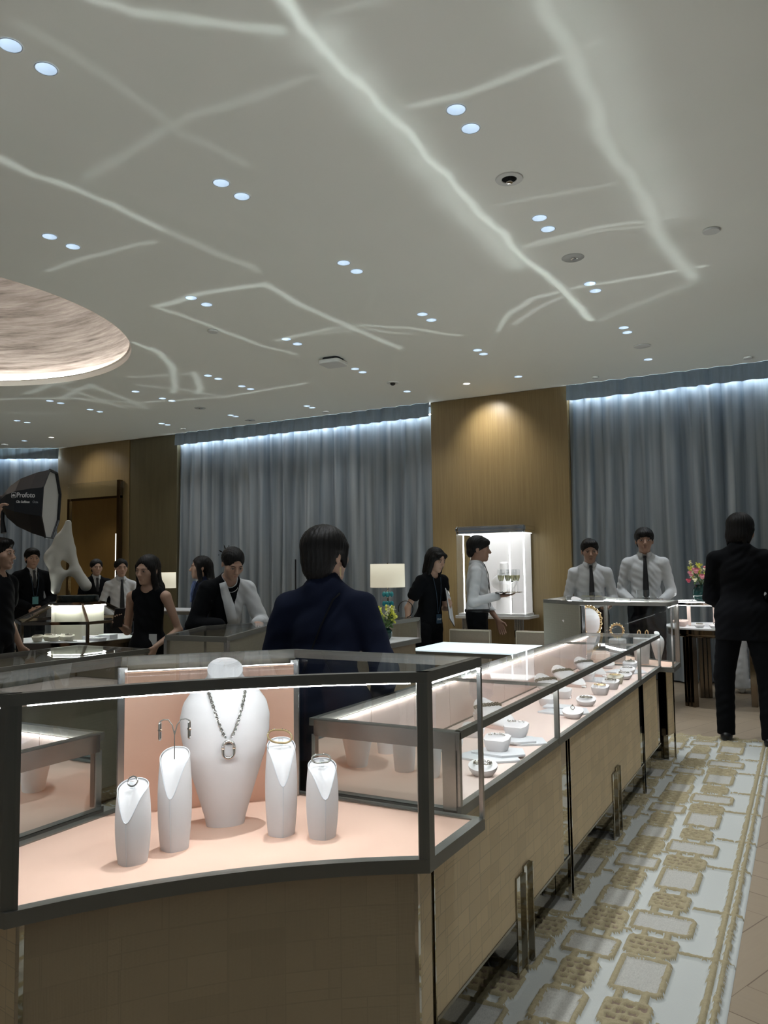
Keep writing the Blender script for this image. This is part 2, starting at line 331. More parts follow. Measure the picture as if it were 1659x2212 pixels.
# ------------------------------------------------------------ setting
g=G(); g.box((-17,-4,-.1),(5,10.6,0)); struct(g.build('floor',M['parquet']))
DC=(-7.8,4.35); DR=2.25
def ceiling():
    # flat plaster slab with real openings for the dome, the downlights and the sprinkler
    from mathutils.geometry import delaunay_2d_cdt
    x0,x1,y0,y1=-17,5,-4,10.6; vs=[(x0,y0),(x1,y0),(x1,y1),(x0,y1)]; es=[(0,1),(1,2),(2,3),(3,0)]
    holes=[(DC[0],DC[1],DR,128)]+[(x,y,.047,20) for x,y in HOLES]+[(-1.49,4.46,.045,20)]+[(x,y,.047,20) for x,y in ((-3.75,9.30),(-11.52,9.2))]
    for hx,hy,r_,n in holes:
        o=len(vs); vs+=[(hx+r_*math.cos(2*PI*k/n),hy+r_*math.sin(2*PI*k/n)) for k in range(n)]; es+=[(o+k,o+(k+1)%n) for k in range(n)]
    V,E_,F,*_=delaunay_2d_cdt([Vector(v) for v in vs],es,[],0,1e-5)
    keep=[]
    for f in F:
        c=sum((V[i] for i in f),Vector((0,0)))/len(f)
        if all((c.x-hx)**2+(c.y-hy)**2>(r_*math.cos(PI/n))**2 for hx,hy,r_,n in holes): keep.append(tuple(f))
    g=G(); g.add([(v.x,v.y,CEIL) for v in V],[tuple(reversed(f)) for f in keep]); o=struct(g.build('ceiling',M['ceiling'])); return o
g=G(); g.box((-14.9,10.35,0),(5,10.6,CEIL)); struct(g.build('wall_back',mat('wall_behind_curtains',(.12,.14,.17),.8)))
# golden veneer pier between the curtains, and the pier with the mirror on the left
g=G(); g.box((-4.635,10.10,0),(-2.665,10.35,CEIL)); struct(g.build('wall_pier_right',M['wood'],bevel=.004))
g=G(); g.box((-12.44,10.10,0),(-10.58,10.35,CEIL)); struct(g.build('wall_pier_left',M['wood'],bevel=.004))
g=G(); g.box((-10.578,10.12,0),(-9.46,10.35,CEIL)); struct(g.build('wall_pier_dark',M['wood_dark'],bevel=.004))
g=G(); g.prism([(-12.44,10.35),(-14.9,8.75),(-15.0,8.9),(-12.6,10.5)],0,CEIL); struct(g.build('wall_left',mat('wall_behind_left_curtain',(.12,.14,.17),.8)))
g=G(); g.box((-16.9,-2.5,0),(-16.7,8.6,CEIL)); struct(g.build('wall_far_left',M['wood']))
for y in (2.5,4.6,6.7): spot('downlight_and_fill_beam',(-15.7,y,CEIL-.02),60,100,1,(1,.95,.86),.05)  # beams added to brighten this wall, no fittings here
def curtain(p0,p1,label,seed):
    p0=Vector((*p0,0)); p1=Vector((*p1,0)); d=p1-p0; L=d.length; d.normalize(); nrm=Vector((d.y,-d.x,0))
    if nrm.y>0: nrm=-nrm
    rr=random.Random(seed); 
    def strip(z0,z1,off,amp0,amp1,per,rows):
        nf=max(3,int(L/per)); cols=nf*12; ph=[rr.uniform(-.35,.35) for _ in range(nf+2)]; am=[rr.uniform(.55,1.25) for _ in range(nf+2)]
        vs=[];fs=[]
        for r_ in range(rows+1):
            t=r_/rows; z=z0+(z1-z0)*t; 
            for c in range(cols+1):
                u=c/cols*nf; i=int(min(u,nf-1)); fr=u-i; k=ph[i]*(1-fr)+ph[i+1]*fr; a=am[i]*(1-fr)+am[i+1]*fr
                drift=.35*math.sin(u*.7+1.3*(1-t))*(1-t)
                s1=math.sin(2*PI*(u+k*(1-t)+drift)); s2=math.sin(2*PI*(u*2.0+.3*k)+1)
                amp=(amp0*(1-t)+amp1*t)*a; y=amp*(s1*.85+.15*s1*abs(s1)+.18*s2)
                p=p0+d*(L*c/cols+.012*math.sin(4*PI*u))+nrm*(off+y); vs.append((p.x,p.y,z))
        for r_ in range(rows):
            for c in range(cols): a=r_*(cols+1)+c; fs.append((a,a+1,a+cols+2,a+cols+1))
        g=G(); g.add(vs,fs); return g
    root=empty('curtain',((p0.x+p1.x)/2,(p0.y+p1.y)/2,0),0,label,'curtain'); inv=Matrix.Translation(-root.location)
    def sh(g): g.v=[tuple(inv@Vector(v)) for v in g.v]; return g
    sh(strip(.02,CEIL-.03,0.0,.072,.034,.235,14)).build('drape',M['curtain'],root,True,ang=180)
    sh(strip(CEIL-.205,CEIL-.002,.13,.030,.028,.25,2)).build('pelmet_drape',M['pelmet'],root,True,ang=180)
    g=G(); a=p0+nrm*.075; b=p1+nrm*.075; g.bar((a.x,a.y,CEIL-.165),(b.x,b.y,CEIL-.165),.012,.012); sh(g).build('light_strip',M['curtain_led'],root)
    return root
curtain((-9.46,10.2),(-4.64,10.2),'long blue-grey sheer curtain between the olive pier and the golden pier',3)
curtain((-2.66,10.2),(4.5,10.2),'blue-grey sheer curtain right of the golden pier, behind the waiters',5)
curtain((-14.6,8.85),(-12.46,10.18),'blue-grey sheer curtain at far left behind the photography softbox',8)
#dome
# dome recess in the ceiling: stepped drum and a shallow shell bowl
def dome_mat():
    N_=N('mother_of_pearl_plaster'); tc=N_.n('ShaderNodeTexCoord'); mp=N_.n('ShaderNodeMapping'); mp.inputs['Scale'].default_value=(.8,.8,16); N_.l(tc.outputs['Object'],mp.inputs[0])
    nz=N_.n('ShaderNodeTexNoise'); nz.inputs['Scale'].default_value=1.5; nz.inputs['Detail'].default_value=9; nz.inputs['Roughness'].default_value=.7; N_.l(mp.outputs[0],nz.inputs[0])
    r=N_.n('ShaderNodeValToRGB'); r.color_ramp.elements[0].position=.32; r.color_ramp.elements[1].position=.70; r.color_ramp.elements[0].color=(.10,.082,.070,1); r.color_ramp.elements[1].color=(.48,.43,.39,1)
    N_.l(nz.outputs['Fac'],r.inputs[0]); N_.l(r.outputs[0],N_.b.inputs['Base Color']); N_.b.inputs['Roughness'].default_value=.55; return N_.m
g=G(); T=Matrix.Translation((DC[0],DC[1],0))
g.lathe([(DR,CEIL),(DR,CEIL+.06),(DR-.02,CEIL+.07)],96,T,cap=False); g.lathe([(DR-.02,CEIL+.07),(DR+.12,CEIL+.075),(DR+.12,CEIL+.12)],96,T,cap=False)
struct(g.build('trim_1',mat('dome_rim_plaster',(.72,.66,.58),.6),smooth=True))
g=G(); g.lathe([(DR+.12,CEIL+.12)]+[((DR+.12)*math.cos(a),CEIL+.12+1.35*math.sin(a)) for a in [R(x) for x in (8,16,24,32,40,48,56,64,72,80,87,89.9)]],96,T,cap=False)
struct(g.build('ceiling_dome',dome_mat(),smooth=True))
g=G(); n=96
g.tube([(DC[0]+(DR+.07)*math.cos(2*PI*k/n),DC[1]+(DR+.07)*math.sin(2*PI*k/n),CEIL+.095) for k in range(n)],.012,6,True)
tag(g.build('cove_light_strip',emis('cove_led',(1,.95,.90),50)),'warm light strip running round the rim of the ceiling dome','light')
# ------------------------------------------------------------ ceiling fittings
PX=[-1.49,-3.05,-4.6,-6.29,-7.66,-9.07,-10.68]
def downlight(loc,first=[]):
    if first: o=copy_tree(first[0]); o.location=loc; return o
    root=empty('ceiling_downlight',loc); 
    g=G(); g.lathe([(.0535,-.0015),(.0505,-.0035),(.0475,.0)],40,cap=False); g.build('rim',mat('downlight_rim',(.5,.5,.5),.5),root,True)
    g=G(); g.lathe([(.0478,-.001),(.045,.004),(.034,.03),(.026,.045)],40,cap=False); g.lathe([(.0535,-.0012),(.047,-.0012)],40,cap=False); g.build('reflector',M['downlight'],root,True)
    g=G(); g.lathe([(.026,.045),(.026,.06)],40,cap=False); g.build('baffle',M['dl_dark'],root,True)
    g=G(); g.lathe([(.0001,.058),(.026,.058)],24,cap=False); g.build('lamp',M['dl_lamp'],root)
    first.append(root); return root
rows=[(2.18,2.37),(3.63,3.83),(5.08,5.28),(6.50,6.70),(7.90,8.08)]
side={-1.49:'in rightmost ceiling line',-3.05:'in second ceiling line from right',-4.6:'in third ceiling line from right',-6.29:'right behind the dome',-7.66:'in the middle behind the dome',-9.07:'left behind the dome',-10.68:'far left past the dome'}
rown=['row nearest the camera','second row','third row','fourth row','fifth row','row by the curtains']
spots=[]
for x in PX:
    for ri,r_ in enumerate(rows):
        if x in (-6.29,-7.66,-9.07,-10.68) and ri<3: continue
        for q,y in enumerate(r_):
            if x==-10.68 and ri==3: continue
            yy=y
            if x==-6.29 and ri==3: yy=(7.25,7.44)[q]
            if x==-7.66 and ri==3:
                if q==0: continue
                yy=7.41
            if x==-9.07 and ri==3: yy=(7.21,7.39)[q]
            if x==-4.6 and ri==0: pass
            if x==-4.6 and ri==1: pass
            spots.append((x,yy,ri,q))
for x in PX[:3]: spots.append((x,9.28,5,0))
for x,a,b in ((-6.26,9.35,9.49),(-7.62,9.30,9.42),(-8.98,9.25,9.38)): spots+= [(x,a,5,0),(x,b,5,1)]
spots+= [(-12.2,9.18,5,2)]
HOLES=[(x,y) for x,y,_,_ in spots]
ceiling()
for x,y,ri,q in spots:
    o=downlight((x,y,CEIL-.001)); s_=side.get(x) or side[min(side,key=lambda k:abs(k-x))]
    tag(o,'%s downlight %s, %s'%(('nearer','farther','single')[q] if ri<5 or x not in PX[:3] else 'single',s_,rown[ri]),'ceiling light','recessed downlights')
tag(o,'single recessed downlight at the far left end of the ceiling')
for x,y,ri,q in spots:
    if q==1: continue
    spot('downlight_and_fill_beam',(x,y+.02,CEIL-.02),DOWN_W*((.4 if x>-3.5 else .8) if ri==5 else 1)*(2.0 if x==-1.49 and ri<5 else 1),72 if ri<5 else 110,.8 if ri<5 else 1.0,(.93,.97,1),.03)
# fill beams added over the aisle and the left side, without fittings
for (x,y) in ((.1,2.3),(.1,3.75),(.1,5.2),(.1,6.6),(.1,8.0),(-6.29,5.1),(-4.6,.8),(-7.8,3.2),(-9.5,5.2)): spot('downlight_and_fill_beam',(x,y,CEIL-.02),DOWN_W*(.85 if x>0 else .8),80,.7,(.93,.97,1),.03)
o=spot('downlight_and_fill_beam',(-1.49,2.20,CEIL-.02),150,24,.5,(.95,.97,1),.018); o.rotation_euler=(Vector((-1.36,1.62,.7))-o.location).to_track_quat('-Z','Y').to_euler()  # extra narrow beam added to sharpen the pedestal shadows
# grazing beams on the golden piers
def aim(o,tgt): d=Vector(tgt)-o.location; o.rotation_euler=d.to_track_quat('-Z','Y').to_euler()
o=spot('wall_beam',(-3.75,9.60,CEIL-.02),62,95,1.0,(1,.95,.85),.05); aim(o,(-3.70,10.1,3.15))
o=spot('wall_beam',(-11.5,9.3,CEIL-.02),34,90,1.0,(1,.93,.82),.05); aim(o,(-11.3,10.1,2.9))
o=empty('adjustable_spotlight',(-3.75,9.30,CEIL-.001),0,'bright adjustable spotlight in the ceiling aimed at the golden pier','ceiling light')
g=G(); g.lathe([(.055,-.002),(.048,.002),(.038,.03)],32,cap=False); g.build('rim',M['plastic'],o,True)
g=G(); g.ell((0,.01,.012),(.032,.032,.016)); g.build('lamp',emis('spot_lamp',(1,.97,.92),7),o,True)
o2=copy_tree(o); o2.location=(-11.52,9.2,CEIL-.001); tag(o2,'bright adjustable spotlight in the ceiling in front of the left pier','ceiling light')
def disc(x,y,r_,label,name='ceiling_disc',m='plastic',h=.006):
    g=G(); g.lathe([(.001,-h),(r_*.93,-h),(r_,-h*.4),(r_,.0)],40,cap=False); return tag(g.build(name,M[m],None,True,(x,y,CEIL-.004)),label,'ceiling fitting')
disc(-.48,5.88,.06,'off-white blank ceiling disc at right, right of the glass counter','access_cover',h=.012)
disc(-5.05,5.89,.05,'off-white ceiling disc between the dome and the ceiling unit','access_cover',h=.02)
disc(-1.45,8.67,.09,'grey flat speaker disc in the ceiling above the waiters','ceiling_speaker','darkgap' if 0 else 'plastic',h=.004)
disc(-2.21,9.78,.04,'small detector disc in the ceiling near the right curtain edge','smoke_detector',h=.02)
disc(-.47,9.77,.05,'small detector disc at the far right above the curtain','smoke_detector',h=.02)
disc(-6.23,9.81,.05,'small detector disc near the middle of the long curtain','smoke_detector',h=.02)
disc(-8.99,9.75,.05,'small detector disc above the left end of the long curtain','smoke_detector',h=.02)
disc(-12.8,9.22,.06,'small detector disc over the far left curtain','smoke_detector',h=.02)
def sensor(x,y,label,r_=.085):
    root=empty('ceiling_sensor',(x,y,CEIL-.002),0,label,'ceiling fitting')
    g=G(); g.lathe([(.001,-.006),(r_*.9,-.006),(r_,0)],40,cap=False); g.build('plate',mat('sensor_grey',(.42,.42,.40),.5),root,True)
    g=G(); g.ell((0,0,-.008),(.022,.022,.008)); g.ell((.03,.01,-.008),(.008,.008,.004)); g.build('lens',M['chrome'],root,True); return root
sensor(-1.47,5.88,'grey round sensor plate in the ceiling over the glass counter')
sensor(-7.65,8.65,'grey round sensor plate behind the ceiling dome')
sensor(-7.61,9.76,'grey round sensor plate close to the long curtain')
root=empty('fire_sprinkler',(-1.49,4.46,CEIL-.002),0,'recessed fire sprinkler with dark throat between two pairs of downlights','sprinkler')
g=G(); g.lathe([(.085,0),(.082,-.006),(.048,-.006),(.045,0)],40,cap=False); g.build('escutcheon',M['plastic'],root,True)
g=G(); g.lathe([(.045,-.003),(.03,.03),(.001,.03)],32,cap=False); g.build('throat',M['darkgap'],root,True)
g=G(); g.lathe([(.006,.03),(.006,-.02),(.02,-.022),(.02,-.025),(.001,-.026)],20,cap=False); g.build('head',M['chrome'],root,True)
root=empty('security_camera',(-4.53,8.73,CEIL-.002),0,'small black dome security camera on a white ceiling plate','camera')
g=G(); g.lathe([(.001,-.01),(.075,-.01),(.08,0)],40,cap=False); g.build('plate',M['plastic'],root,True)
g=G(); g.ell((0,0,-.012),(.035,.035,.03)); g.build('lens',mat('smoked_dome',(.01,.01,.01),.1),root,True)
root=empty('ceiling_access_point',(-4.59,7.39,CEIL),R(3),'square white wireless unit hanging under the ceiling on a dark mount','wireless unit')
g=G(); g.prism(strect(.20,.20,.05),-.03,0); g.build('mount',M['darkgap'],root)
g=G(); g.prism(strect(.27,.27,.05),-.075,-.03); g.build('housing',M['plastic'],root,bevel=.012)
# ------------------------------------------------------------ added patterned lamp imitating light thrown up by the glass tops
def ceiling_streak_lamp():
    P0=Vector((-2.2,3.6,2.0))
    l=bpy.data.lights.new('added_streak_lamp','SPOT'); l.energy=1; l.spot_size=R(168); l.spot_blend=.1; l.shadow_soft_size=0.0; l.use_nodes=True
    o=bpy.data.objects.new('added_streak_lamp',l); COL.objects.link(o); o.location=P0; o.rotation_euler=(PI,0,0)
    t=l.node_tree; em=t.nodes['Emission']; nn=t.nodes.new; L=t.links.new
    geo=nn('ShaderNodeNewGeometry'); sp=nn('ShaderNodeSeparateXYZ'); L(geo.outputs['Incoming'],sp.inputs[0])
    def m(op,a,b=None):
        x=nn('ShaderNodeMath'); x.operation=op
        for i,v in enumerate((a,b)):
            if v is None: continue
            if isinstance(v,(int,float)): x.inputs[i].default_value=v
            else: L(v,x.inputs[i])
        return x.outputs[0]
    H=CEIL-P0.z
    u=m('ADD',m('MULTIPLY',m('DIVIDE',sp.outputs[0],sp.outputs[2]),H),P0.x); v=m('ADD',m('MULTIPLY',m('DIVIDE',sp.outputs[1],sp.outputs[2]),H),P0.y)
    cb=nn('ShaderNodeCombineXYZ'); L(u,cb.inputs[0]); L(v,cb.inputs[1])
    nz=nn('ShaderNodeTexNoise'); nz.inputs['Scale'].default_value=3.6; nz.inputs['Detail'].default_value=6; nz.inputs['Roughness'].default_value=.62; L(cb.outputs[0],nz.inputs[0])
    ns=nn('ShaderNodeVectorMath'); ns.operation='MULTIPLY_ADD'; L(nz.outputs['Color'],ns.inputs[0]); ns.inputs[1].default_value=(.13,.13,0); 
    off=nn('ShaderNodeVectorMath'); off.operation='SUBTRACT'; L(cb.outputs[0],off.inputs[0]); off.inputs[1].default_value=(.065,.065,0); L(off.outputs[0],ns.inputs[2]); P=ns.outputs[0]
    tot=None
    def seg(a,b,w_,I):
        nonlocal tot
        a=Vector((*a,0)); b=Vector((*b,0)); ba=b-a
        s1=nn('ShaderNodeVectorMath'); s1.operation='SUBTRACT'; L(P,s1.inputs[0]); s1.inputs[1].default_value=a
        d=nn('ShaderNodeVectorMath'); d.operation='DOT_PRODUCT'; L(s1.outputs[0],d.inputs[0]); d.inputs[1].default_value=ba/ba.length_squared
        cl=nn('ShaderNodeClamp'); L(d.outputs['Value'],cl.inputs[0])
        sc=nn('ShaderNodeVectorMath'); sc.operation='SCALE'; sc.inputs[0].default_value=ba; L(cl.outputs[0],sc.inputs['Scale'])
        di=nn('ShaderNodeVectorMath'); di.operation='DISTANCE'; L(s1.outputs[0],di.inputs[0]); L(sc.outputs[0],di.inputs[1])
        e=m('EXPONENT',m('MULTIPLY',m('MULTIPLY',di.outputs['Value'],di.outputs['Value']),-1/w_**2)); e=m('MULTIPLY',e,I)
        tot=e if tot is None else m('MAXIMUM',tot,e)
    for a,b,w_,I in STREAKS: seg(a,b,max(w_*.9,.030),I*(1.0 if I>.5 else 1.35))
    # broad pale patches
    em.inputs['Color'].default_value=(.84,.97,.97,1)
    # undo the fall-off with distance and angle so that a streak keeps its strength along its length
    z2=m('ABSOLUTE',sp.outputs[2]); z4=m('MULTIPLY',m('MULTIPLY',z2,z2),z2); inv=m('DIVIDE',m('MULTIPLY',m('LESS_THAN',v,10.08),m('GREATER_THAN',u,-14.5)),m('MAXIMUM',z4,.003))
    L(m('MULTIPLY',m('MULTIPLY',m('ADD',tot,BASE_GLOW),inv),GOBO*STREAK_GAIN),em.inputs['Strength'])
STREAK_GAIN=118.0*(1.8/2.55)**2; BASE_GLOW=.23  # BASE_GLOW is an even fill added to brighten the whole ceiling
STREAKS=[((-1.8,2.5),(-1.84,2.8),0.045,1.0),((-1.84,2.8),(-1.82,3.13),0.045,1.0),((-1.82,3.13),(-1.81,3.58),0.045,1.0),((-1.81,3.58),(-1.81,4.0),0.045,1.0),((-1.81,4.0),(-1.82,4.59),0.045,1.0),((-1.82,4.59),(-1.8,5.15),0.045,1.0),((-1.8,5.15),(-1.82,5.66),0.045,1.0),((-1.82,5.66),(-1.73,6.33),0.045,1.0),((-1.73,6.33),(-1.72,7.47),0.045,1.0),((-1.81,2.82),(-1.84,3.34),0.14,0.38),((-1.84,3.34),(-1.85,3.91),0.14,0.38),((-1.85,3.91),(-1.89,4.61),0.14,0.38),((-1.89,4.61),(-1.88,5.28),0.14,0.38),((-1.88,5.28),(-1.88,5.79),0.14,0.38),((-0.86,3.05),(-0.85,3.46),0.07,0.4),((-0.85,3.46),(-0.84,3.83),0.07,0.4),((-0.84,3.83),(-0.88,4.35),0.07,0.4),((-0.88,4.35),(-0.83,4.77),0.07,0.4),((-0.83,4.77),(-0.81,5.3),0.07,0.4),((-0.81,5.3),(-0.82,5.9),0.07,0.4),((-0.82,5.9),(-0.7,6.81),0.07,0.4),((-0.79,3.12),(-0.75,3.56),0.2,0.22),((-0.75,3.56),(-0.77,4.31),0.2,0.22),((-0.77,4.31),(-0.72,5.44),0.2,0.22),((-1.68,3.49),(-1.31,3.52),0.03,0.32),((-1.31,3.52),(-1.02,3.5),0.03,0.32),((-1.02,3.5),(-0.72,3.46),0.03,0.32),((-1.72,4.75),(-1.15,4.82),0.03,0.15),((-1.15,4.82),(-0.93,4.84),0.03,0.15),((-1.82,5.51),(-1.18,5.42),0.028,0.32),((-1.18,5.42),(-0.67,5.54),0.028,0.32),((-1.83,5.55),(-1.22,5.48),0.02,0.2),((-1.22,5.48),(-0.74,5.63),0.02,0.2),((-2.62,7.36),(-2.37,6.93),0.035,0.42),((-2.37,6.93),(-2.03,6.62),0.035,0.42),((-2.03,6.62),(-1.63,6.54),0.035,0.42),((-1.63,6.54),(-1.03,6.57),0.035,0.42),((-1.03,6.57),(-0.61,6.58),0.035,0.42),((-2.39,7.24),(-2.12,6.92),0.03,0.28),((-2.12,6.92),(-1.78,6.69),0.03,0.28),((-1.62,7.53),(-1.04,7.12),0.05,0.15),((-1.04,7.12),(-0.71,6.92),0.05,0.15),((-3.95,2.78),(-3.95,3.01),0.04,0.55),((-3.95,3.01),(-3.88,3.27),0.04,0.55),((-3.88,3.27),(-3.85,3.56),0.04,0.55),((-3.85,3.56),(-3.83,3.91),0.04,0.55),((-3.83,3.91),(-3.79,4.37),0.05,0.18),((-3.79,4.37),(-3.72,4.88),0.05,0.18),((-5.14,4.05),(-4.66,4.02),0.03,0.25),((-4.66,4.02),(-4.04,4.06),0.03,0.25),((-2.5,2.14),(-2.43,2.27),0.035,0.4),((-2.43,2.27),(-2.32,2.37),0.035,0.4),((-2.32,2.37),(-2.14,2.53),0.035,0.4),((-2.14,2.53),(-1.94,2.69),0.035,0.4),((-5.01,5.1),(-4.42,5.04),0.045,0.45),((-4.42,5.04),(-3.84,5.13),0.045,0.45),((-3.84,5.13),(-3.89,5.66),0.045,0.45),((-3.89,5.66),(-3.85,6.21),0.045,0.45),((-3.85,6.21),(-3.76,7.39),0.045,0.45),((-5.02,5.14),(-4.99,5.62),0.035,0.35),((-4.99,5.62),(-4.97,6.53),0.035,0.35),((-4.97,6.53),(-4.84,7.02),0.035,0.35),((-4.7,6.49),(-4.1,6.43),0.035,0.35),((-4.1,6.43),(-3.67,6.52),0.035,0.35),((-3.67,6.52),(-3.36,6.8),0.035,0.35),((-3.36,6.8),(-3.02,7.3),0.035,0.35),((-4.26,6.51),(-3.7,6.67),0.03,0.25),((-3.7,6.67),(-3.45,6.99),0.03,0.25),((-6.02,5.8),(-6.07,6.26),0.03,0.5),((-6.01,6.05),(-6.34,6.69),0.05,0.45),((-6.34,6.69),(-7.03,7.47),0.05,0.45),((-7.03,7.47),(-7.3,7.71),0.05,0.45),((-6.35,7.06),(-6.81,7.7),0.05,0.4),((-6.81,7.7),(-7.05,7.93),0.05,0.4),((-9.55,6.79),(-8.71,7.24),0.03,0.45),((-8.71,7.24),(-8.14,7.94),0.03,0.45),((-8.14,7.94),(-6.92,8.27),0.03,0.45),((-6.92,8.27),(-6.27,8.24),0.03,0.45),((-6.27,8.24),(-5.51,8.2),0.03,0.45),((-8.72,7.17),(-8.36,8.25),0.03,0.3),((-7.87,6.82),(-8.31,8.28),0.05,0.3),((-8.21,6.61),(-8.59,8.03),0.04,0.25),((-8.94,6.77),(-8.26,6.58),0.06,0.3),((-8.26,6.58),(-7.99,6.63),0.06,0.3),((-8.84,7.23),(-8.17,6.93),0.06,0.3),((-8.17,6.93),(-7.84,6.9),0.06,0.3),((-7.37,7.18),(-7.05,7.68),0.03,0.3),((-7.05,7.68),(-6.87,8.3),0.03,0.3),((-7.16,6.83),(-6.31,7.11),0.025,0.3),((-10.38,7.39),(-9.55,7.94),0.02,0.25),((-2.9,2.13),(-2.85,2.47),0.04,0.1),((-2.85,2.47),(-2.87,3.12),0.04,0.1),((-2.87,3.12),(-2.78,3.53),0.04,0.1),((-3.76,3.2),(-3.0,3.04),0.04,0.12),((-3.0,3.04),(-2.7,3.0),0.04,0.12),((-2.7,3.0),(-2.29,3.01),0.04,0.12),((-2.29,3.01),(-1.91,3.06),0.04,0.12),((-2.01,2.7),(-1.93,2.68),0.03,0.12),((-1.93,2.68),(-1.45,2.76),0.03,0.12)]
ceiling_streak_lamp()
# ------------------------------------------------------------ display counters
def offset_poly(poly,d):
    n=len(poly); out=[]
    area=sum(poly[i][0]*poly[(i+1)%n][1]-poly[(i+1)%n][0]*poly[i][1] for i in range(n)); sg=1 if area>0 else -1
    for i in range(n):
        p0,p1,p2=Vector(poly[i-1]),Vector(poly[i]),Vector(poly[(i+1)%n])
        a=(p1-p0).normalized(); b=(p2-p1).normalized(); na=Vector((-a.y,a.x))*sg; nb=Vector((-b.y,b.x))*sg
        k=(na+nb); k=k/max(.2,k.length_squared)*2
        out.append(tuple(p1+k*d))
    return out
def ring(g,poly,d,z0,z1):
    q=offset_poly(poly,d); n=len(poly); vs=[(x,y,z0) for x,y in poly]+[(x,y,z0) for x,y in q]+[(x,y,z1) for x,y in poly]+[(x,y,z1) for x,y in q]
    fs=[]
    for i in range(n):
        j=(i+1)%n; fs+= [(i,n+i,n+j,j),(2*n+i,2*n+j,3*n+j,3*n+i),(i,j,2*n+j,2*n+i),(n+i,3*n+i,3*n+j,n+j)]
    g.add(vs,fs)
def wallstrip(g,pts,t,z0,z1):  # thin upright sheet of thickness t along an open polyline
    n=len(pts); L=[]
    for i in range(n):
        p=Vector(pts[i]); a=(Vector(pts[min(i+1,n-1)])-Vector(pts[max(i-1,0)])).normalized(); L.append((p,Vector((-a.y,a.x))))
    vs=[(p.x,p.y,z0) for p,m_ in L]+[(p.x+m_.x*t,p.y+m_.y*t,z0) for p,m_ in L]+[(p.x,p.y,z1) for p,m_ in L]+[(p.x+m_.x*t,p.y+m_.y*t,z1) for p,m_ in L]
    fs=[(0,n,3*n,2*n),(n-1,3*n-1,4*n-1,2*n-1)]
    for i in range(n-1): j=i+1; fs+=[(i,j,2*n+j,2*n+i),(n+i,3*n+i,3*n+j,n+j),(i,n+i,n+j,j),(2*n+i,2*n+j,3*n+j,3*n+i)]
    g.add(vs,fs)
def arc(a,b,sag,n=24):
    a=Vector(a); b=Vector(b); m_=(a+b)/2; d=(b-a); c=d.length; d.normalize(); nr=Vector((-d.y,d.x)); r_=(c*c/4+sag*sag)/(2*sag); pts=[]
    h=math.asin(c/2/r_)
    for i in range(n+1):
        t=-h+2*h*i/n; pts.append(tuple(m_+d*(r_*math.sin(t))+nr*(sag-(r_-r_*math.cos(t)))))
    return pts
ID=Matrix.Identity(3)
class W:   # wing frame: local plan coordinates -> room, flipping face order when mirrored
    def __init__(s,M_,o): s.M=M_; s.o=Vector((*o,0)); s.flip=M_.determinant()<0
    def g(s,g): g.v=[tuple(s.M@Vector(v)) for v in g.v]; g.f=[tuple(reversed(f)) for f in g.f] if s.flip else g.f; return g
    def p(s,x,y,z=0): return s.o+s.M@Vector((x,y,z))
CM=(-1.18,1.453)
WR=W(ID,CM); WL=W(Matrix(((0,-1,0),(-1,0,0),(0,0,1))),CM); WF=W(Matrix(((1,0,0),(0,-1,0),(0,0,1))),(-1.18,6.52))
A_,B_,C_,D_,E_,F_=(-.336,-.336),(.336,.336),(.34,.70),(-.31,.70),(-.70,.31),(-.70,-.34)
Z0,ZF,ZT=.676,.705,1.163
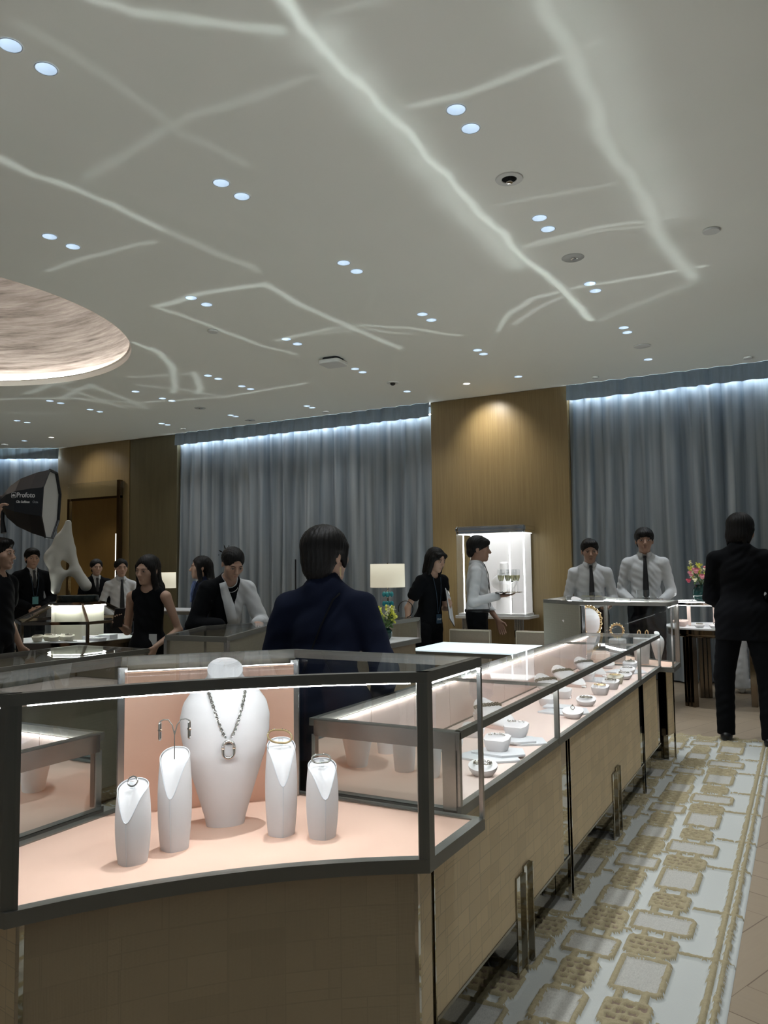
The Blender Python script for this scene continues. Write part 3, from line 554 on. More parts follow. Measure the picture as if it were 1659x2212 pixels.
def corner_case(wf,label,lit=True,back='peachback'):
    root=empty('corner_showcase',wf.o,0,label,'display case')
    ar=arc(A_,B_,.07); poly=ar+[C_,D_,E_,F_]
    B=lambda g,n,m,**k: wf.g(g).build(n,m,root,**k)
    g=G(); ring(g,poly,.028,Z0,ZF+.004); B(g,'bottom_rail',M['trimmetal'])
    g=G(); ring(g,poly,.024,ZT-.026,ZT); B(g,'top_rail',M['trimmetal'])
    for i,(x,y) in enumerate((A_,B_)):
        k=(-.022,.0) if i==0 else (0,.022)
        g=G(); g.prism([(x,y),(x+(-.026 if i==0 else -.022),y+(.022 if i==0 else .026)),(x+(-.034 if i==0 else -.03),y+(.03 if i==0 else .034)),(x+(-.03 if i==0 else 0),y+(0 if i==0 else .03))] if i==1 else [(x,y),(x,y+.03),(x-.03,y+.03),(x-.03,y)],Z0,ZT) if False else g.prism([(x-.014 if i==0 else x-.024,y-0 if i==0 else y-.010),(x+.010 if i==0 else x,y+.024 if i==0 else y),(x-.006,y+.034) if i==0 else (x,y+.03),(x-.03,y) if i==0 else (x-.034,y+.006)],Z0,ZT)
        B(g,'post',M['trimmetal'])
    for (x,y) in (C_,F_):
        sx=-1 if (x,y)==C_ else 1; sy=-1 if (x,y)==C_ else 1
        g=G(); g.box((min(x,x+sx*.012),min(y,y+sy*.012),ZF),(max(x,x+sx*.012),max(y,y+sy*.012),ZT-.03)); B(g,'post',M['steel'])
    for (x,y) in (D_,E_):
        g=G(); g.prism(strect(.03,.03,.004,2),ZF,ZT-.03,Matrix.Translation((x*.955,y*.955,0))@Matrix.Rotation(R(45),4,'Z')); B(g,'post',M['steel'])
    ins=offset_poly(poly,.006)
    g=G(); g.prism(offset_poly(poly,.012),ZT-.006,ZT+.002); B(g,'top_glass',M['glass_top'])
    g=G(); wallstrip(g,offset_poly(poly,.010)[:25],.006,ZF,ZT-.03); B(g,'front_glass',M['glass'],smooth=True)
    for a,b in ((B_,C_),(C_,D_),(E_,F_),(F_,A_)):
        a2,b2=Vector(a)*.975,Vector(b)*.975; g=G(); wallstrip(g,[tuple(a2),tuple(b2)],.006,ZF,ZT-.03); B(g,'side_glass',M['glass'])
    g=G(); g.prism(offset_poly(poly,.02),ZF-.02,ZF); B(g,'display_floor',M['peach'],boxuv=True)
    d,e=Vector(D_)*.93,Vector(E_)*.93
    nrm=Vector((.7071,-.7071)); 
    g=G(); wallstrip(g,[tuple(e),tuple(d)],-.012,ZF,ZT-.045); B(g,'back_panel',M[back])
    d2,e2=Vector(D_)*.985,Vector(E_)*.985
    g=G(); wallstrip(g,[tuple(d2),tuple(e2)],-.014,ZF,ZT-.027); B(g,'rear_panel',M['grass_grey'],boxuv=True)
    if lit:
        q=offset_poly(poly,.034); g=G(); g.tube([(x,y,ZT-.029) for x,y in q[1:24]],.0032,5); B(g,'light_strip',M['led'])
        g=G(); a2=e+nrm*.010; b2=d+nrm*.010; g.tube([(a2.x,a2.y,ZT-.040),(b2.x,b2.y,ZT-.040)],.0018,5); B(g,'light_strip',M['led_faint'])
        for a,b in (((.31,.36),(.312,.67)),((-.36,-.31),(-.67,-.312))):
            g=G(); g.tube([(*a,ZT-.038),(*b,ZT-.038)],.0020,5); B(g,'light_strip',M['led_counter'])
    return root
def counter(wf,y0,y1,mull,label,root_name='glass_counter',grey=True):
    # local plan: front at x=.26, back at x=-.27, running along +y
    root=empty(root_name,wf.o,0,label,'display counter'); B=lambda g,n,m,**k: wf.g(g).build(n,m,root,**k)
    xf,xb,zt=.26,-.27,.94; poly=[(xf,y0),(xf,y1),(xb,y1),(xb,y0)]
    g=G(); ring(g,poly,.024,.692,.722); B(g,'bottom_rail',M['trimmetal'])
    g=G(); ring(g,poly,.022,zt-.024,zt); B(g,'top_rail',M['trimmetal'])
    g=G(); g.box((xb+.02,y0-.004,zt-.055),(xf-.0,y0+.012,zt-.004)); B(g,'end_rail',M['steel'])
    g=G(); g.box((xf-.055,y0-.005,.70),(xf-.012,y0+.012,zt-.01)); B(g,'end_post',M['steel'])
    for y in mull:
        g=G(); g.box((xf-.018,y-.009,.70),(xf+.001,y+.009,zt)); B(g,'mullion',M['trimmetal'])
        g=G(); g.box((xb+.01,y-.006,zt-.012),(xf-.01,y+.006,zt+.001)); B(g,'cross_rail',M['trimmetal'])
    for (x,y) in ((xf-.009,y0+.009),(xf-.009,y1-.009),(xb+.009,y1-.009)):
        g=G(); g.box((x-.008,y-.008,.70),(x+.008,y+.008,zt)); B(g,'post',M['steel'])
    g=G(); g.box((xf-.012,y0+.02,.722),(xf-.006,y1-.012,zt-.024)); B(g,'front_glass',M['glass'])
    g=G(); g.box((xb+.006,y0+.004,zt-.004),(xf-.006,y1-.004,zt+.002)); B(g,'top_glass',M['glass_top'])
    g=G(); g.box((xb+.02,y1-.012,.722),(xf-.02,y1-.006,zt-.024)); B(g,'end_glass',M['glass'])
    # lower end panel is a cool-tinted mirror facing the corner case
    g=G(); g.box((xb+.01,y0-.001,.712),(xf-.055,y0+.008,zt-.05)); B(g,'end_mirror',M['mirror_blue'])
    g=G(); g.box((xb+.01,y0+.01,.70),(xf-.012,y1-.01,.715)); B(g,'display_floor',M['pale_peach'])
    ys=[y0+.02]+[y0+.02+(y1-y0-.04)*k/10 for k in range(1,11)]
    for a,b in zip(ys[:-1],ys[1:]):
        g=G(); g.box((xb+.012,a+.0015,.715),(xb+.022,b-.0015,zt-.026)); B(g,'back_panel',M['peachback'] if 0 else M['pale_peach'])
    for a,b in zip([y0+.03]+[m_+.012 for m_ in mull],[m_-.012 for m_ in mull]+[y1-.02]):
        g=G(); g.tube([(xf-.030,a,zt-.028),(xf-.030,b,zt-.028)],.0026,5); B(g,'light_strip',M['led_counter'])
        g=G(); g.tube([(xb+.030,a,zt-.028),(xb+.030,b,zt-.028)],.0020,5); B(g,'light_strip',M['led_soft'])
    return root
CY0,CY1=.715,4.335
corner_case(WR,'tall glass corner case in front with white necklace bust and four pedestals')
counter(WR,CY0,CY1,[1.757,3.577],'long low glass counter with rows of white jewellery displays along the aisle')
corner_case(WF,'tall glass case at the far end of the long counter with one big white bust','peach')
counter(WL,CY0,3.2,[1.757],'low glass counter running off to the left behind the front corner case')
# ------------------------------------------------------------ cabinets below
def legpair(wf,root,x,y,h1=.345,h2=.36):
    B=lambda g,n,m,**k: wf.g(g).build(n,m,root,**k)
    for yy,h in ((y-.035,h1),(y+.045,h2)):
        g=G(); g.box((x-.003,yy,0),(x+.003,yy+.070,h)); g.box((x-.003,yy+.064,0),(x+.014,yy+.070,h)); B(g,'leg',M['mirror_dark'],bevel=.0008)
def cabinet(wf,y0,y1,label,legs,first=False,cat='cabinet'):
    root=empty('counter_cabinet',wf.o,0,label,cat); B=lambda g,n,m,**k: wf.g(g).build(n,m,root,**k)
    xf=.243; g=G(); g.box((-.22,y0+.0,.20),(xf-.012,y1,.690)); B(g,'body',M['bronze'])
    g=G(); g.box((xf-.012,y0+.030,.205),(xf,y1-.095,.690)); B(g,'door',M['grass'],boxuv=True)
    g=G(); g.box((xf-.013,y0+.030,.196),(xf+.003,y1-.012,.205)); B(g,'edge_trim',M['steel'])
    g=G(); g.box((xf-.012,y1-.092,.206),(xf-.001,y1-.020,.690)); B(g,'filler_strip',M['mirror_dark'])
    g=G(); g.box((-.20,y0,0),(xf-.07,y1,.20)); B(g,'plinth',M['mirror_dark'])
    g=G(); g.box((xf-.012,y0-.012,.0),(xf+.002,y0-.006,.69)); g.box((xf-.012,y0+.018,.0),(xf+.004,y0+.024,.69)); g.box((xf-.012,y0-.006,.0),(xf-.010,y0+.018,.69)); B(g,'corner_profile',M['mirror_dark'])
    for y in legs: legpair(wf,root,xf+.004,y)
    return root
cabinet(WR,.53,1.93,'straw-panelled cabinet under the near half of the long counter',[1.255])
cabinet(WR,1.94,3.66,'straw-panelled cabinet under the middle of the long counter',[2.79])
cabinet(WR,3.67,4.30,'short straw-panelled cabinet at the far end of the long counter',[])
cabinet(WL,.53,3.2,'straw-panelled cabinet under the left counter',[1.3])
def corner_base(wf,label,mid=None):
    root=empty('corner_cabinet',wf.o,0,label,'cabinet'); B=lambda g,n,m,**k: wf.g(g).build(n,m,root,**k)
    ar=arc(A_,B_,.07); poly=offset_poly(ar+[C_,D_,E_,F_],.062); n=len(ar)
    poly[-4]=(.24,.52); poly[-3]=(-.20,.52); poly[-2]=(-.52,.20); poly[-1]=(-.52,-.24)
    g=G(); g.prism(poly,.20,.669); B(g,'body',M['bronze'])
    g=G(); wallstrip(g,poly[:n],-.006,.20,.669); B(g,'curved_door',M['grass_fine'],boxuv=True,smooth=True,ang=60)
    g=G(); wallstrip(g,[poly[n-1],(.252,.505)],-.006,.20,.669); B(g,'side_panel',M['grass'],boxuv=True)
    g=G(); wallstrip(g,[(-.505,-.252),poly[0]],-.006,.20,.669); B(g,'side_panel',M['grass'],boxuv=True)
    g=G(); g.prism(offset_poly(poly,.06),0,.20); B(g,'plinth',M['mirror_dark'])
    x,y=poly[n-1]; 
    for (a,b) in ((poly[n-1],(1,1)),(poly[0],(-1,-1))):
        g=G(); g.bar((a[0]+.006,a[1]+.000,0),(a[0]+.006,a[1]+.000,.669),.012,.012,(1,0,0)); B(g,'corner_profile',M['mirror_dark'])
    return root
corner_base(WR,'corner cabinet with a concave straw-panelled front below the nearest case')
corner_base(WF,'corner cabinet below the tall case at the far end')
# ------------------------------------------------------------ jewellery displays
def bust_profile(z,H,rx,ry):
    t=z/H; K=[(0,.42),(.06,.46),(.25,.66),(.45,.88),(.60,.985),(.70,1.0),(.79,.93),(.86,.76),(.91,.56),(.945,.42),(.965,.39),(1,.385)]
    for (a,b),(c,d) in zip(K[:-1],K[1:]):
        if t<=c: u=(t-a)/(c-a); u=u; return (b+(d-b)*u)*rx,(b+(d-b)*u)*ry
    return K[-1][1]*rx,K[-1][1]*ry
def necklace_bust(loc,rz,H,rx,ry,label,cat='bust',mats=('white_velvet','pale_peach')):
    root=empty('necklace_bust',loc,rz,label,cat); g=G(); n=48; vs=[];fs=[]; rows=40
    for i in range(rows+1):
        z=H*i/rows; a,b=bust_profile(z,H,rx,ry); lean=.035*max(0,(z/H-.5))**1.2
        for k in range(n):
            t=2*PI*k/n; x=a*math.cos(t); y=b*math.sin(t)
            zz=z
            if i>rows-4: zz=z+ y*.85*(i-(rows-4))/4
            vs.append((x,y+lean,zz))
    for i in range(rows):
        for k in range(n): fs.append((i*n+k,i*n+(k+1)%n,(i+1)*n+(k+1)%n,(i+1)*n+k))
    fs.append(tuple(range(n-1,-1,-1)))
    top=len(vs)-n
    g.add(vs,fs); g.build('body',M[mats[0]],root,True,ang=50)
    g=G(); cap=[vs[top+k] for k in range(n)]; c=Vector((sum(v[0] for v in cap)/n,sum(v[1] for v in cap)/n,sum(v[2] for v in cap)/n))
    c2=[tuple(c+(Vector(v)-c)*1.04+Vector((0,0,.002))) for v in cap]; c3=[tuple(c+(Vector(v)-c)*1.04+Vector((0,0,-.003))) for v in cap]
    g.add(c3+c2,[tuple(range(n-1,-1,-1)),tuple(range(n,2*n))]+[(k,(k+1)%n,n+(k+1)%n,n+k) for k in range(n)]); g.build('neck_cap',M[mats[0]],root,True,ang=40)
    return root
FACE=R(45)   # local -Y turned to face the concave front
busty=(-1.487,1.794)
def chain(g,pts,r=.0016,L=.0085,wd=.0034):
    # oval links laid along a polyline, alternately turned
    P_=[Vector(p) for p in pts]; seg=[0]
    for a,b in zip(P_[:-1],P_[1:]): seg.append(seg[-1]+(b-a).length)
    n=int(seg[-1]/(L*.78)); 
    def at(s):
        for i in range(len(seg)-1):
            if s<=seg[i+1]: u=(s-seg[i])/(seg[i+1]-seg[i]+1e-9); return P_[i].lerp(P_[i+1],u),(P_[i+1]-P_[i]).normalized()
        return P_[-1],(P_[-1]-P_[-2]).normalized()
    for k in range(n):
        c,t=at((k+.5)/n*seg[-1]); s=t.cross(Vector((0,-1,.2))).normalized(); q=t.cross(s)
        if k%2: s=(s*.6+q*.8).normalized()
        g.tube([c+t*(L/2*math.cos(a))+s*(wd*math.sin(a)) for a in [2*PI*j/8 for j in range(8)]],r,4,True)
b=necklace_bust((*busty,ZF),FACE,.432,.127,.085,'tall white egg-shaped necklace bust in the middle of the front case')
nk=empty('necklace',(*busty,ZF),FACE,'silver chain necklace with horseshoe pendant on the tall front bust','necklace')
def surf(x,z):
    a,b_=bust_profile(z,.432,.127,.085); lean=.035*max(0,(z/.432-.5))**1.2; q=max(0,1-(x/a)**2); return -b_*math.sqrt(q)+lean
pts=[]
for s_ in (-1,1):
    half=[]
    for t in np.linspace(0,1,14):
        z=.392-.135*t; x=s_*(.047*(1-t)**.8+.008+.030*math.sin(PI*t)*0); half.append((x,surf(x,z)-.003,z))
    pts.append(half)
g=G(); chain(g,pts[0]); chain(g,pts[1])
back=[]; 
for t in np.linspace(0,PI,10): back.append((.053*math.cos(t),.02+.034*math.sin(t),.395+.012*math.sin(t)))
chain(g,back); g.build('chain',M['silver'],nk,True)
g=G(); zc=.225; yc=surf(0,.23)-.010
pp=[(x,yc,zc+y) for x,y in strect(.030,.046,.0149,8)]; g.tube(pp,.0042,10,True); g.build('horseshoe_link',M['silver'],nk,True)
g=G(); 
for i,p in enumerate(pp):
    if p[2]>zc+.005: g.ell((p[0],p[1]-.0035,p[2]),(.0017,.0014,.0017),n=6)
g.build('pave_stones',M['chrome'],nk,True)
g=G()
for s_ in (-1,1): g.ell((s_*.0149,yc-.001,zc+.004),(.0052,.005,.003),n=8)
g.build('end_caps',M['rosegold'],nk,True)
# calla pedestals: pointed-front body with a slanting petal-shaped face
def pedestal(loc,rz,H,label,r=.044):
    root=empty('calla_pedestal',loc,rz,label,'jewellery pedestal'); n=48
    def rad(z): t=z/H; return r*(.70+.30*math.sin(PI*min(1,t*.80+.10))**.8) if t<1.2 else r
    def outline(t): # unit section: round behind, pointed ridge in front (-Y)
        a=t; x=math.sin(a); y=-math.cos(a)
        k=max(0,math.cos(a))
        return x*(1-.16*k**2),y*(1.0+.10*k**6)
    def ztop(t):
        f=(1+math.cos(t))/2   # 1 at the front ridge
        return H*(1-.15*f**1.2-.31*f**9)
    vs=[];fs=[]; rows=18
    for i in range(rows+1):
        for k in range(n):
            t=2*PI*k/n; zt=ztop(t); z=zt*i/rows; rr=rad(z); ox,oy=outline(t); vs.append((ox*rr,oy*rr*.92,z))
    for i in range(rows):
        for k in range(n): fs.append((i*n+k,i*n+(k+1)%n,(i+1)*n+(k+1)%n,(i+1)*n+k))
    fs.append(tuple(range(n-1,-1,-1))); g=G(); g.add(vs,fs); g.build('body',M['white_velvet'],root,True,ang=35)
    rim=[Vector(v) for v in vs[-n:]]; c=Vector((0,.30*r,H*.93)); 
    g=G(); V=[]; F=[]; R_=8
    for j in range(R_+1):
        u=1-j/R_
        for k in range(n):
            p=rim[k]; q=Vector((p.x*u*.93,p.y*u+ (1-u)*.012,0)); f=-q.y/(r*.92*1.1); 
            fz=H*(1-.03)-.02*H; zz=p.z*u**1.6+(H*.94-.0)*(1-u**1.6)-.0035
            V.append((q.x,q.y+.001,zz))
    for j in range(R_):
        for k in range(n): F.append((j*n+k,j*n+(k+1)%n,(j+1)*n+(k+1)%n,(j+1)*n+k))
    g.add(V,F); g.build('petal_face',M['white_velvet'],root,True,ang=180)
    g=G(); g.tube([(p.x,p.y,p.z) for p in rim],.0013,5,True); g.build('rolled_edge',M['white_plate'],root,True)
    g=G(); fr=[vs[i*n] for i in range(rows+1)]; g.tube([(p[0],p[1]-.0004,p[2]) for p in fr],.0010,5); g.build('front_seam',M['white_plate'],root,True)
    return root
PED=[((-1.505,1.462),.195,'shortest white calla pedestal at left in the front case, carrying a silver ring'),((-1.478,1.580),.252,'tall white calla pedestal with an earring stand, left of the necklace bust'),
     ((-1.293,1.795),.252,'tall white calla pedestal with a gold bangle, right of the necklace bust'),((-1.180,1.826),.200,'short white calla pedestal at right in the front case, carrying a bracelet')]
for (p,H,lab),rz in zip(PED,(32,36,50,52)): pedestal((*p,ZF),R(rz-8),H,lab)
def stad_ring(name,loc,rot,w_,h_,r_,wire,m,label,cat,holder=True,stones=True):
    root=empty(name,loc,0,label,cat); root.rotation_euler=rot
    pts=[(x,0,y) for x,y in strect(w_,h_,r_,8)]
    g=G(); g.tube(pts,wire,8,True); band=g.build('band',M[m],root,True)
    if stones:
        g=G()
        for i,p in enumerate(pts):
            if p[2]>0 and i%2==0: g.ell((p[0],-wire*.8,p[2]+wire*.5),(wire*.55,)*3,n=6)
        g.build('stones',M['chrome'],band,True)
    return root
def holder(loc,rz,label,w_=.012,h_=.018):
    g=G(); g.box((-w_/2,-.003,0),(w_/2,.003,h_)); return tag(g.build('acrylic_holder',M['acrylic'],None,loc=loc),label,'holder')
p=PED[0][0]; stad_ring('ring',(p[0]+.002,p[1]-.004,ZF+.196),(R(-30),0,R(25)),.024,.024,.0118,.0022,'silver','silver ring with rosy claws on the leftmost front pedestal','ring')
p=PED[3][0]; stad_ring('bracelet',(p[0],p[1]-.004,ZF+.206),(R(-62),0,R(42)),.050,.032,.0155,.0024,'silver','silver link bracelet on the rightmost front pedestal','bracelet')
p=PED[2][0]; stad_ring('bangle',(p[0],p[1]-.006,ZF+.262),(R(-58),R(6),R(45)),.066,.050,.0245,.0028,'gold','gold bangle set with stones on the pedestal right of the bust','bangle')
for i,(k,dz) in enumerate(((0,.186),(2,.246),(3,.192))):
    p=PED[k][0]; h=holder((p[0]+.006,p[1]-.010,ZF+dz-.006),R(45),'tiny clear holder under the jewel on the %s front pedestal'%('leftmost','second from right','rightmost')[i])
p=PED[1][0]; er=empty('earring_stand',(p[0],p[1]-.002,ZF+.235),R(40),'thin Y-shaped metal earring stand on the tall left pedestal','earring stand')
g=G()
g.tube([(0,0,-.008),(0,0,.045),(.0,0,.065)],.0014,6)
for s_ in (-1,1): g.tube([(0,0,.055),(s_*.006,0,.080),(s_*.016,0,.094),(s_*.028,0,.095),(s_*.037,0,.091)],.0016,6)
g.build('wire',M['trimmetal'],er,True)
for s_,n_ in ((-1,'left'),(1,'right')):
    e=empty('earring',(p[0]+s_*.0285,p[1]-.002+s_*.024,ZF+.235+.066),R(110),'dangling link earring on the %s arm of the Y-shaped stand'%n_,'earring','earrings on the Y-shaped stand')
    g=G(); g.tube([(x,0,y) for x,y in strect(.010,.046,.0049,6)],.0022,7,True); g.build('link',M['silver'],e,True)
    g=G(); g.ell((0,0,.002),(.0035,.006,.004),n=8); g.build('cap',M['rosegold'],e,True)
# ------------------------------------------------------------ small displays in the long counter
def blob(name,loc,rz,outline,h,tilt,m,label,group,taper=.62,top_dip=0):
    # low soap-shaped riser whose flared top leans towards the viewer
    root=empty(name,loc,rz,label,'jewellery riser',group); n=len(outline); vs=[];fs=[]; rows=6
    for i in range(rows+1):
        t=i/rows; s_=taper+(1-taper)*math.sin(t*PI/2)**.9
        for x,y in outline: vs.append((x*s_,y*s_+.0*t,h*t+(y*tilt*t)))
    for i in range(rows):
        for k in range(n): fs.append((i*n+k,i*n+(k+1)%n,(i+1)*n+(k+1)%n,(i+1)*n+k))
    fs+= [tuple(range(n-1,-1,-1)),tuple(range(rows*n,(rows+1)*n))]
    g=G(); g.add(vs,fs); g.build('body',M[m],root,True,ang=55); return root
oval=[(.050*math.cos(2*PI*k/28),.036*math.sin(2*PI*k/28)) for k in range(28)]
block=[(-.046,-.018),(-.036,-.030),(.030,-.032),(.046,-.012),(.048,.016),(.034,.028),(-.030,.030),(-.046,.014)]
CO=(-1.18,1.453)
def plate(x,y,rz,w_,d_,label,z=.715,h=.008,m='white_plate',tri=False):
    pts=[(-w_/2,-d_*.35),(w_*.15,-d_/2),(w_/2,-d_*.1),(w_*.3,d_/2),(-w_*.35,d_*.4)] if tri else strect(w_,d_,.006,3)
    g=G(); g.prism(pts,0,h); return tag(g.build('display_plate',M[m],None,loc=(x,y,z),bevel=.001),label,'display plate','white plates in the long counter') if not g is None else None
def studs(loc,rz,kind,label,m='silver'):
    m='dark_silver' if m=='silver' and kind!='studs' else m
    root=empty({'studs':'ear_studs','ring':'ring','bracelet':'bracelet','pile':'bracelet'}[kind],loc,rz,label,{'studs':'earrings','ring':'ring','bracelet':'bracelet','pile':'bracelet'}[kind]); rr=random.Random(hash(label)%999)
    g=G()
    if kind=='studs':
        for k in range(7):
            x=-.030+.010*k; y=rr.uniform(-.010,.010); r_=rr.uniform(.0035,.0052); g.ell((x,y,r_+.001+rr.uniform(0,.006)),(r_,)*3,n=10)
            if k%2==0: g.tube([(x,y,.004),(x+.006,y+.004,.008)],.0011,5)
    elif kind=='ring':
        g.tube([(.009*math.cos(a),0,.011+.009*math.sin(a)) for a in [2*PI*k/20 for k in range(20)]],.0016,6,True); g.ell((0,0,.022),(.004,.004,.004),n=8)
    else:
        w_,d_=(.030,.020)
        for k in range(22):
            a=2*PI*k/22; c=Vector((w_*math.cos(a),d_*math.sin(a),.004+.003*(k%2))); t=Vector((-math.sin(a),math.cos(a),0)); s_=Vector((0,0,1)) if k%2 else Vector((math.cos(a),math.sin(a),0))
            g.tube([c+t*.0050*math.cos(b_)+s_*.0030*math.sin(b_) for b_ in [2*PI*j/7 for j in range(7)]],.0012,4,True)
            if kind=='pile':
                c=Vector((w_*.5*math.cos(a),d_*.5*math.sin(a),.006)); g.tube([c+t*.0050*math.cos(b_)+s_*.0030*math.sin(b_) for b_ in [2*PI*j/7 for j in range(7)]],.0012,4,True)
    g.build('links' if kind!='studs' else 'beads',M[m],root,True); return root
def item(x,y,kind,jew,lab,jlab,rz=0,z=.715,m='white_velvet',jm='silver',sc=1.0):
    o=blob('oval_riser' if kind=='oval' else 'block_riser',(x,y,z),R(rz),oval if kind=='oval' else block,.036 if kind=='oval' else .048,.38 if kind=='oval' else .28,m,lab,None,.60 if kind=='oval' else .72)
    if sc!=1: o.scale=(sc,)*3
    if jew: studs((x,y-.002,z+(.0385 if kind=='oval' else .0505)*sc),R(rz),jew,jlab,jm)
Zp=.715
plate(-1.070,2.800,0,.25,.17,'large white plate under the bead-topped block, nearest in the long counter',tri=True)
plate(-1.045,2.860,0,.20,.15,'smaller white plate stacked on the nearest large plate',z=.723,tri=True)
item(-1.000,2.555,'oval','bracelet','small white oval riser nearest the front end of the long counter','silver chain bracelet on the nearest oval riser',20)
item(-1.060,2.860,'block','studs','white block riser topped with beads on the nearest plates','seven silver bead earrings on the nearest block riser',5,z=.731,sc=1.05)
item(-1.240,2.830,'block','studs','white block riser behind the nearest bead block','silver bead earrings on the block behind the nearest one',-10)
item(-1.290,2.560,'oval','bracelet','white oval riser at the back of the near end of the long counter','rose link bracelet on the rear near oval riser',-10,jm='rosegold')
plate(-1.060,3.110,0,.25,.16,'white plate beside the first mullion of the long counter',tri=True)
plate(-1.080,3.090,0,.21,.14,'white upper plate beside the first mullion',z=.723,tri=True)
item(-1.075,3.125,'block','studs','white block riser with beads standing next to the first mullion','silver bead earrings on the block next to the first mullion',0,z=.731,sc=1.05)
item(-1.260,3.120,'block',None,'plain white block riser behind the first mullion block','',10)
item(-.990,3.690,'oval','ring','white oval riser holding one upright ring just past the first mullion','single upright ring on the oval riser past the mullion',0)
plate(-1.060,3.830,0,.24,.22,'white plate with a blue-white card behind the single ring',tri=True)
plate(-1.120,3.900,0,.13,.10,'small blue-white square card lying on the plate behind the single ring',z=.723)
item(-1.015,4.045,'oval','pile','white oval riser heaped with a silver bracelet in the second bay','heap of silver links on the oval riser in the second bay',5)
item(-1.190,3.960,'block',None,'plain white block riser at the back of the second bay','',0)
item(-1.185,4.220,'block',None,'second plain white block riser towards the back of the second bay','',0)
item(-1.030,4.420,'block','pile','cream block riser with gold bracelet, nearer of the two cream blocks','gold link bracelet on the nearer cream block',0,jm='gold')
item(-1.020,4.640,'block','pile','white block riser with a silver-gold bracelet just behind the nearer cream block','silver-gold bracelet behind the nearer cream block',0)
item(-1.040,4.860,'block','pile','cream block riser with gold bracelet before the second mullion','gold link bracelet before the second mullion',0,m='cream_display',jm='gold')
item(-1.030,5.070,'oval','bracelet','white oval riser standing right at the second mullion','silver bracelet on the oval riser at the second mullion',0)
plate(-1.160,4.960,0,.22,.20,'white plate in front of the third slanted necklace form',tri=True)
item(-1.220,4.900,'block',None,'plain white block riser on the plate before the second mullion','',0,z=.723)
plate(-1.080,5.420,0,.26,.22,'white plate in the last bay of the long counter',tri=True)
item(-1.060,5.330,'oval','bracelet','white oval riser in front in the last bay','silver bracelet on the front oval riser of the last bay',0)
item(-1.080,5.520,'block','pile','white block riser in the last bay of the long counter','silver heap on the block riser of the last bay',0,z=.723)
item(-1.100,5.660,'oval','ring','white oval riser at the very end of the long counter','small ring on the oval riser at the very end',0)
item(-1.240,5.560,'oval',None,'plain white oval riser at the back of the last bay','',0)
# slanted necklace forms, white above and blush underneath
def slant_form(x,y,rz,label,nlabel,m='silver'):
    root=empty('slanted_necklace_form',(x,y,.716),rz,label,'necklace form'); n=32; vs=[];fs=[]; rows=22; L=.25
    # runs along local -Y (towards the front glass): neck end high at the back, tip low at the front
    def sec(t):
        w_=(.050+.026*math.sin(PI*.5*min(1,t/.35))) if t<.35 else .076*max(.03,math.cos((t-.35)/.65*PI/2))**.62
        zt=.088*(1-t)**.75+.016; th=min(.5*zt,.030+.012*(1-t)); return w_,zt,th
    for i in range(rows+1):
        t=i/rows; w_,zt,th=sec(t); yy=-L*t+.10
        for k in range(n):
            a=2*PI*k/n; s_=math.sin(a); vs.append((w_*math.cos(a),yy+.014*s_,max(.001,zt-th+th*s_)))
    for i in range(rows):
        for k in range(n): fs.append((i*n+k,i*n+(k+1)%n,(i+1)*n+(k+1)%n,(i+1)*n+k))
    fs+=[tuple(range(n-1,-1,-1)),tuple(range(rows*n,(rows+1)*n))]
    mi=[0 if vs[f[0]][2]>.30*(.118+.018) or True else 1 for f in fs]
    g=G(); g.add(vs,fs); g.build('body',M['white_velvet'],root,True,ang=60)
    g=G(); g.prism([(x_*1.02,y_*1.0) for x_,y_ in [(-.03,.10),(.03,.10),(.070,-.0),(.060,-.08),(.02,-.145),(-.02,-.145),(-.060,-.08),(-.070,-.0)]],-.0005,.014); g.build('blush_base',M['velvet_pink'],root)
    nk=empty('necklace',(x,y,.716),rz,nlabel,'necklace'); g=G()
    for off,dz in ((0,0),(.018,-.003)):
        pts=[]
        for a in np.linspace(-.95,.95,15):
            t=.16+off*2.2+.30*(1-(a/.95)**2)*.55; i=t; w_=(.036+.036*math.sin(PI*.5*min(1,t/.35))); zt=.118*(1-t)**.85+.018
            w_,zt,th=sec(t); q_=math.sqrt(max(0,1-a*a)); pts.append((w_*a*1.03,-L*t+.10+.014*q_,zt-th+th*q_+.004))
        chain(g,pts,.0026,.013,.0058)
    g.build('chain',M[m],nk,True)
for x,y,l,nl,m in ((-1.27,3.50,'slanted white necklace form in the first bay of the long counter','double silver chain on the first slanted form','dark_silver'),
    (-1.27,4.52,'slanted white necklace form second from the front, beyond the first cross rail','grey-gold chain on the second slanted form','dark_silver'),
    (-1.29,4.93,'slanted white necklace form third from the front','silver-gold chain on the third slanted form','dark_silver'),
    (-1.28,5.42,'slanted white necklace form in front of the far tall case','dark silver chain on the slanted form nearest the far case','dark_silver')):
    slant_form(x,y-.10 if y==3.50 else y-.2,R(52),l,nl,m)
item(-1.33,3.42,'block','bracelet','white block riser with gold chain at the back before the first cross rail','gold chain on the rear block before the first cross rail',0,jm='gold')
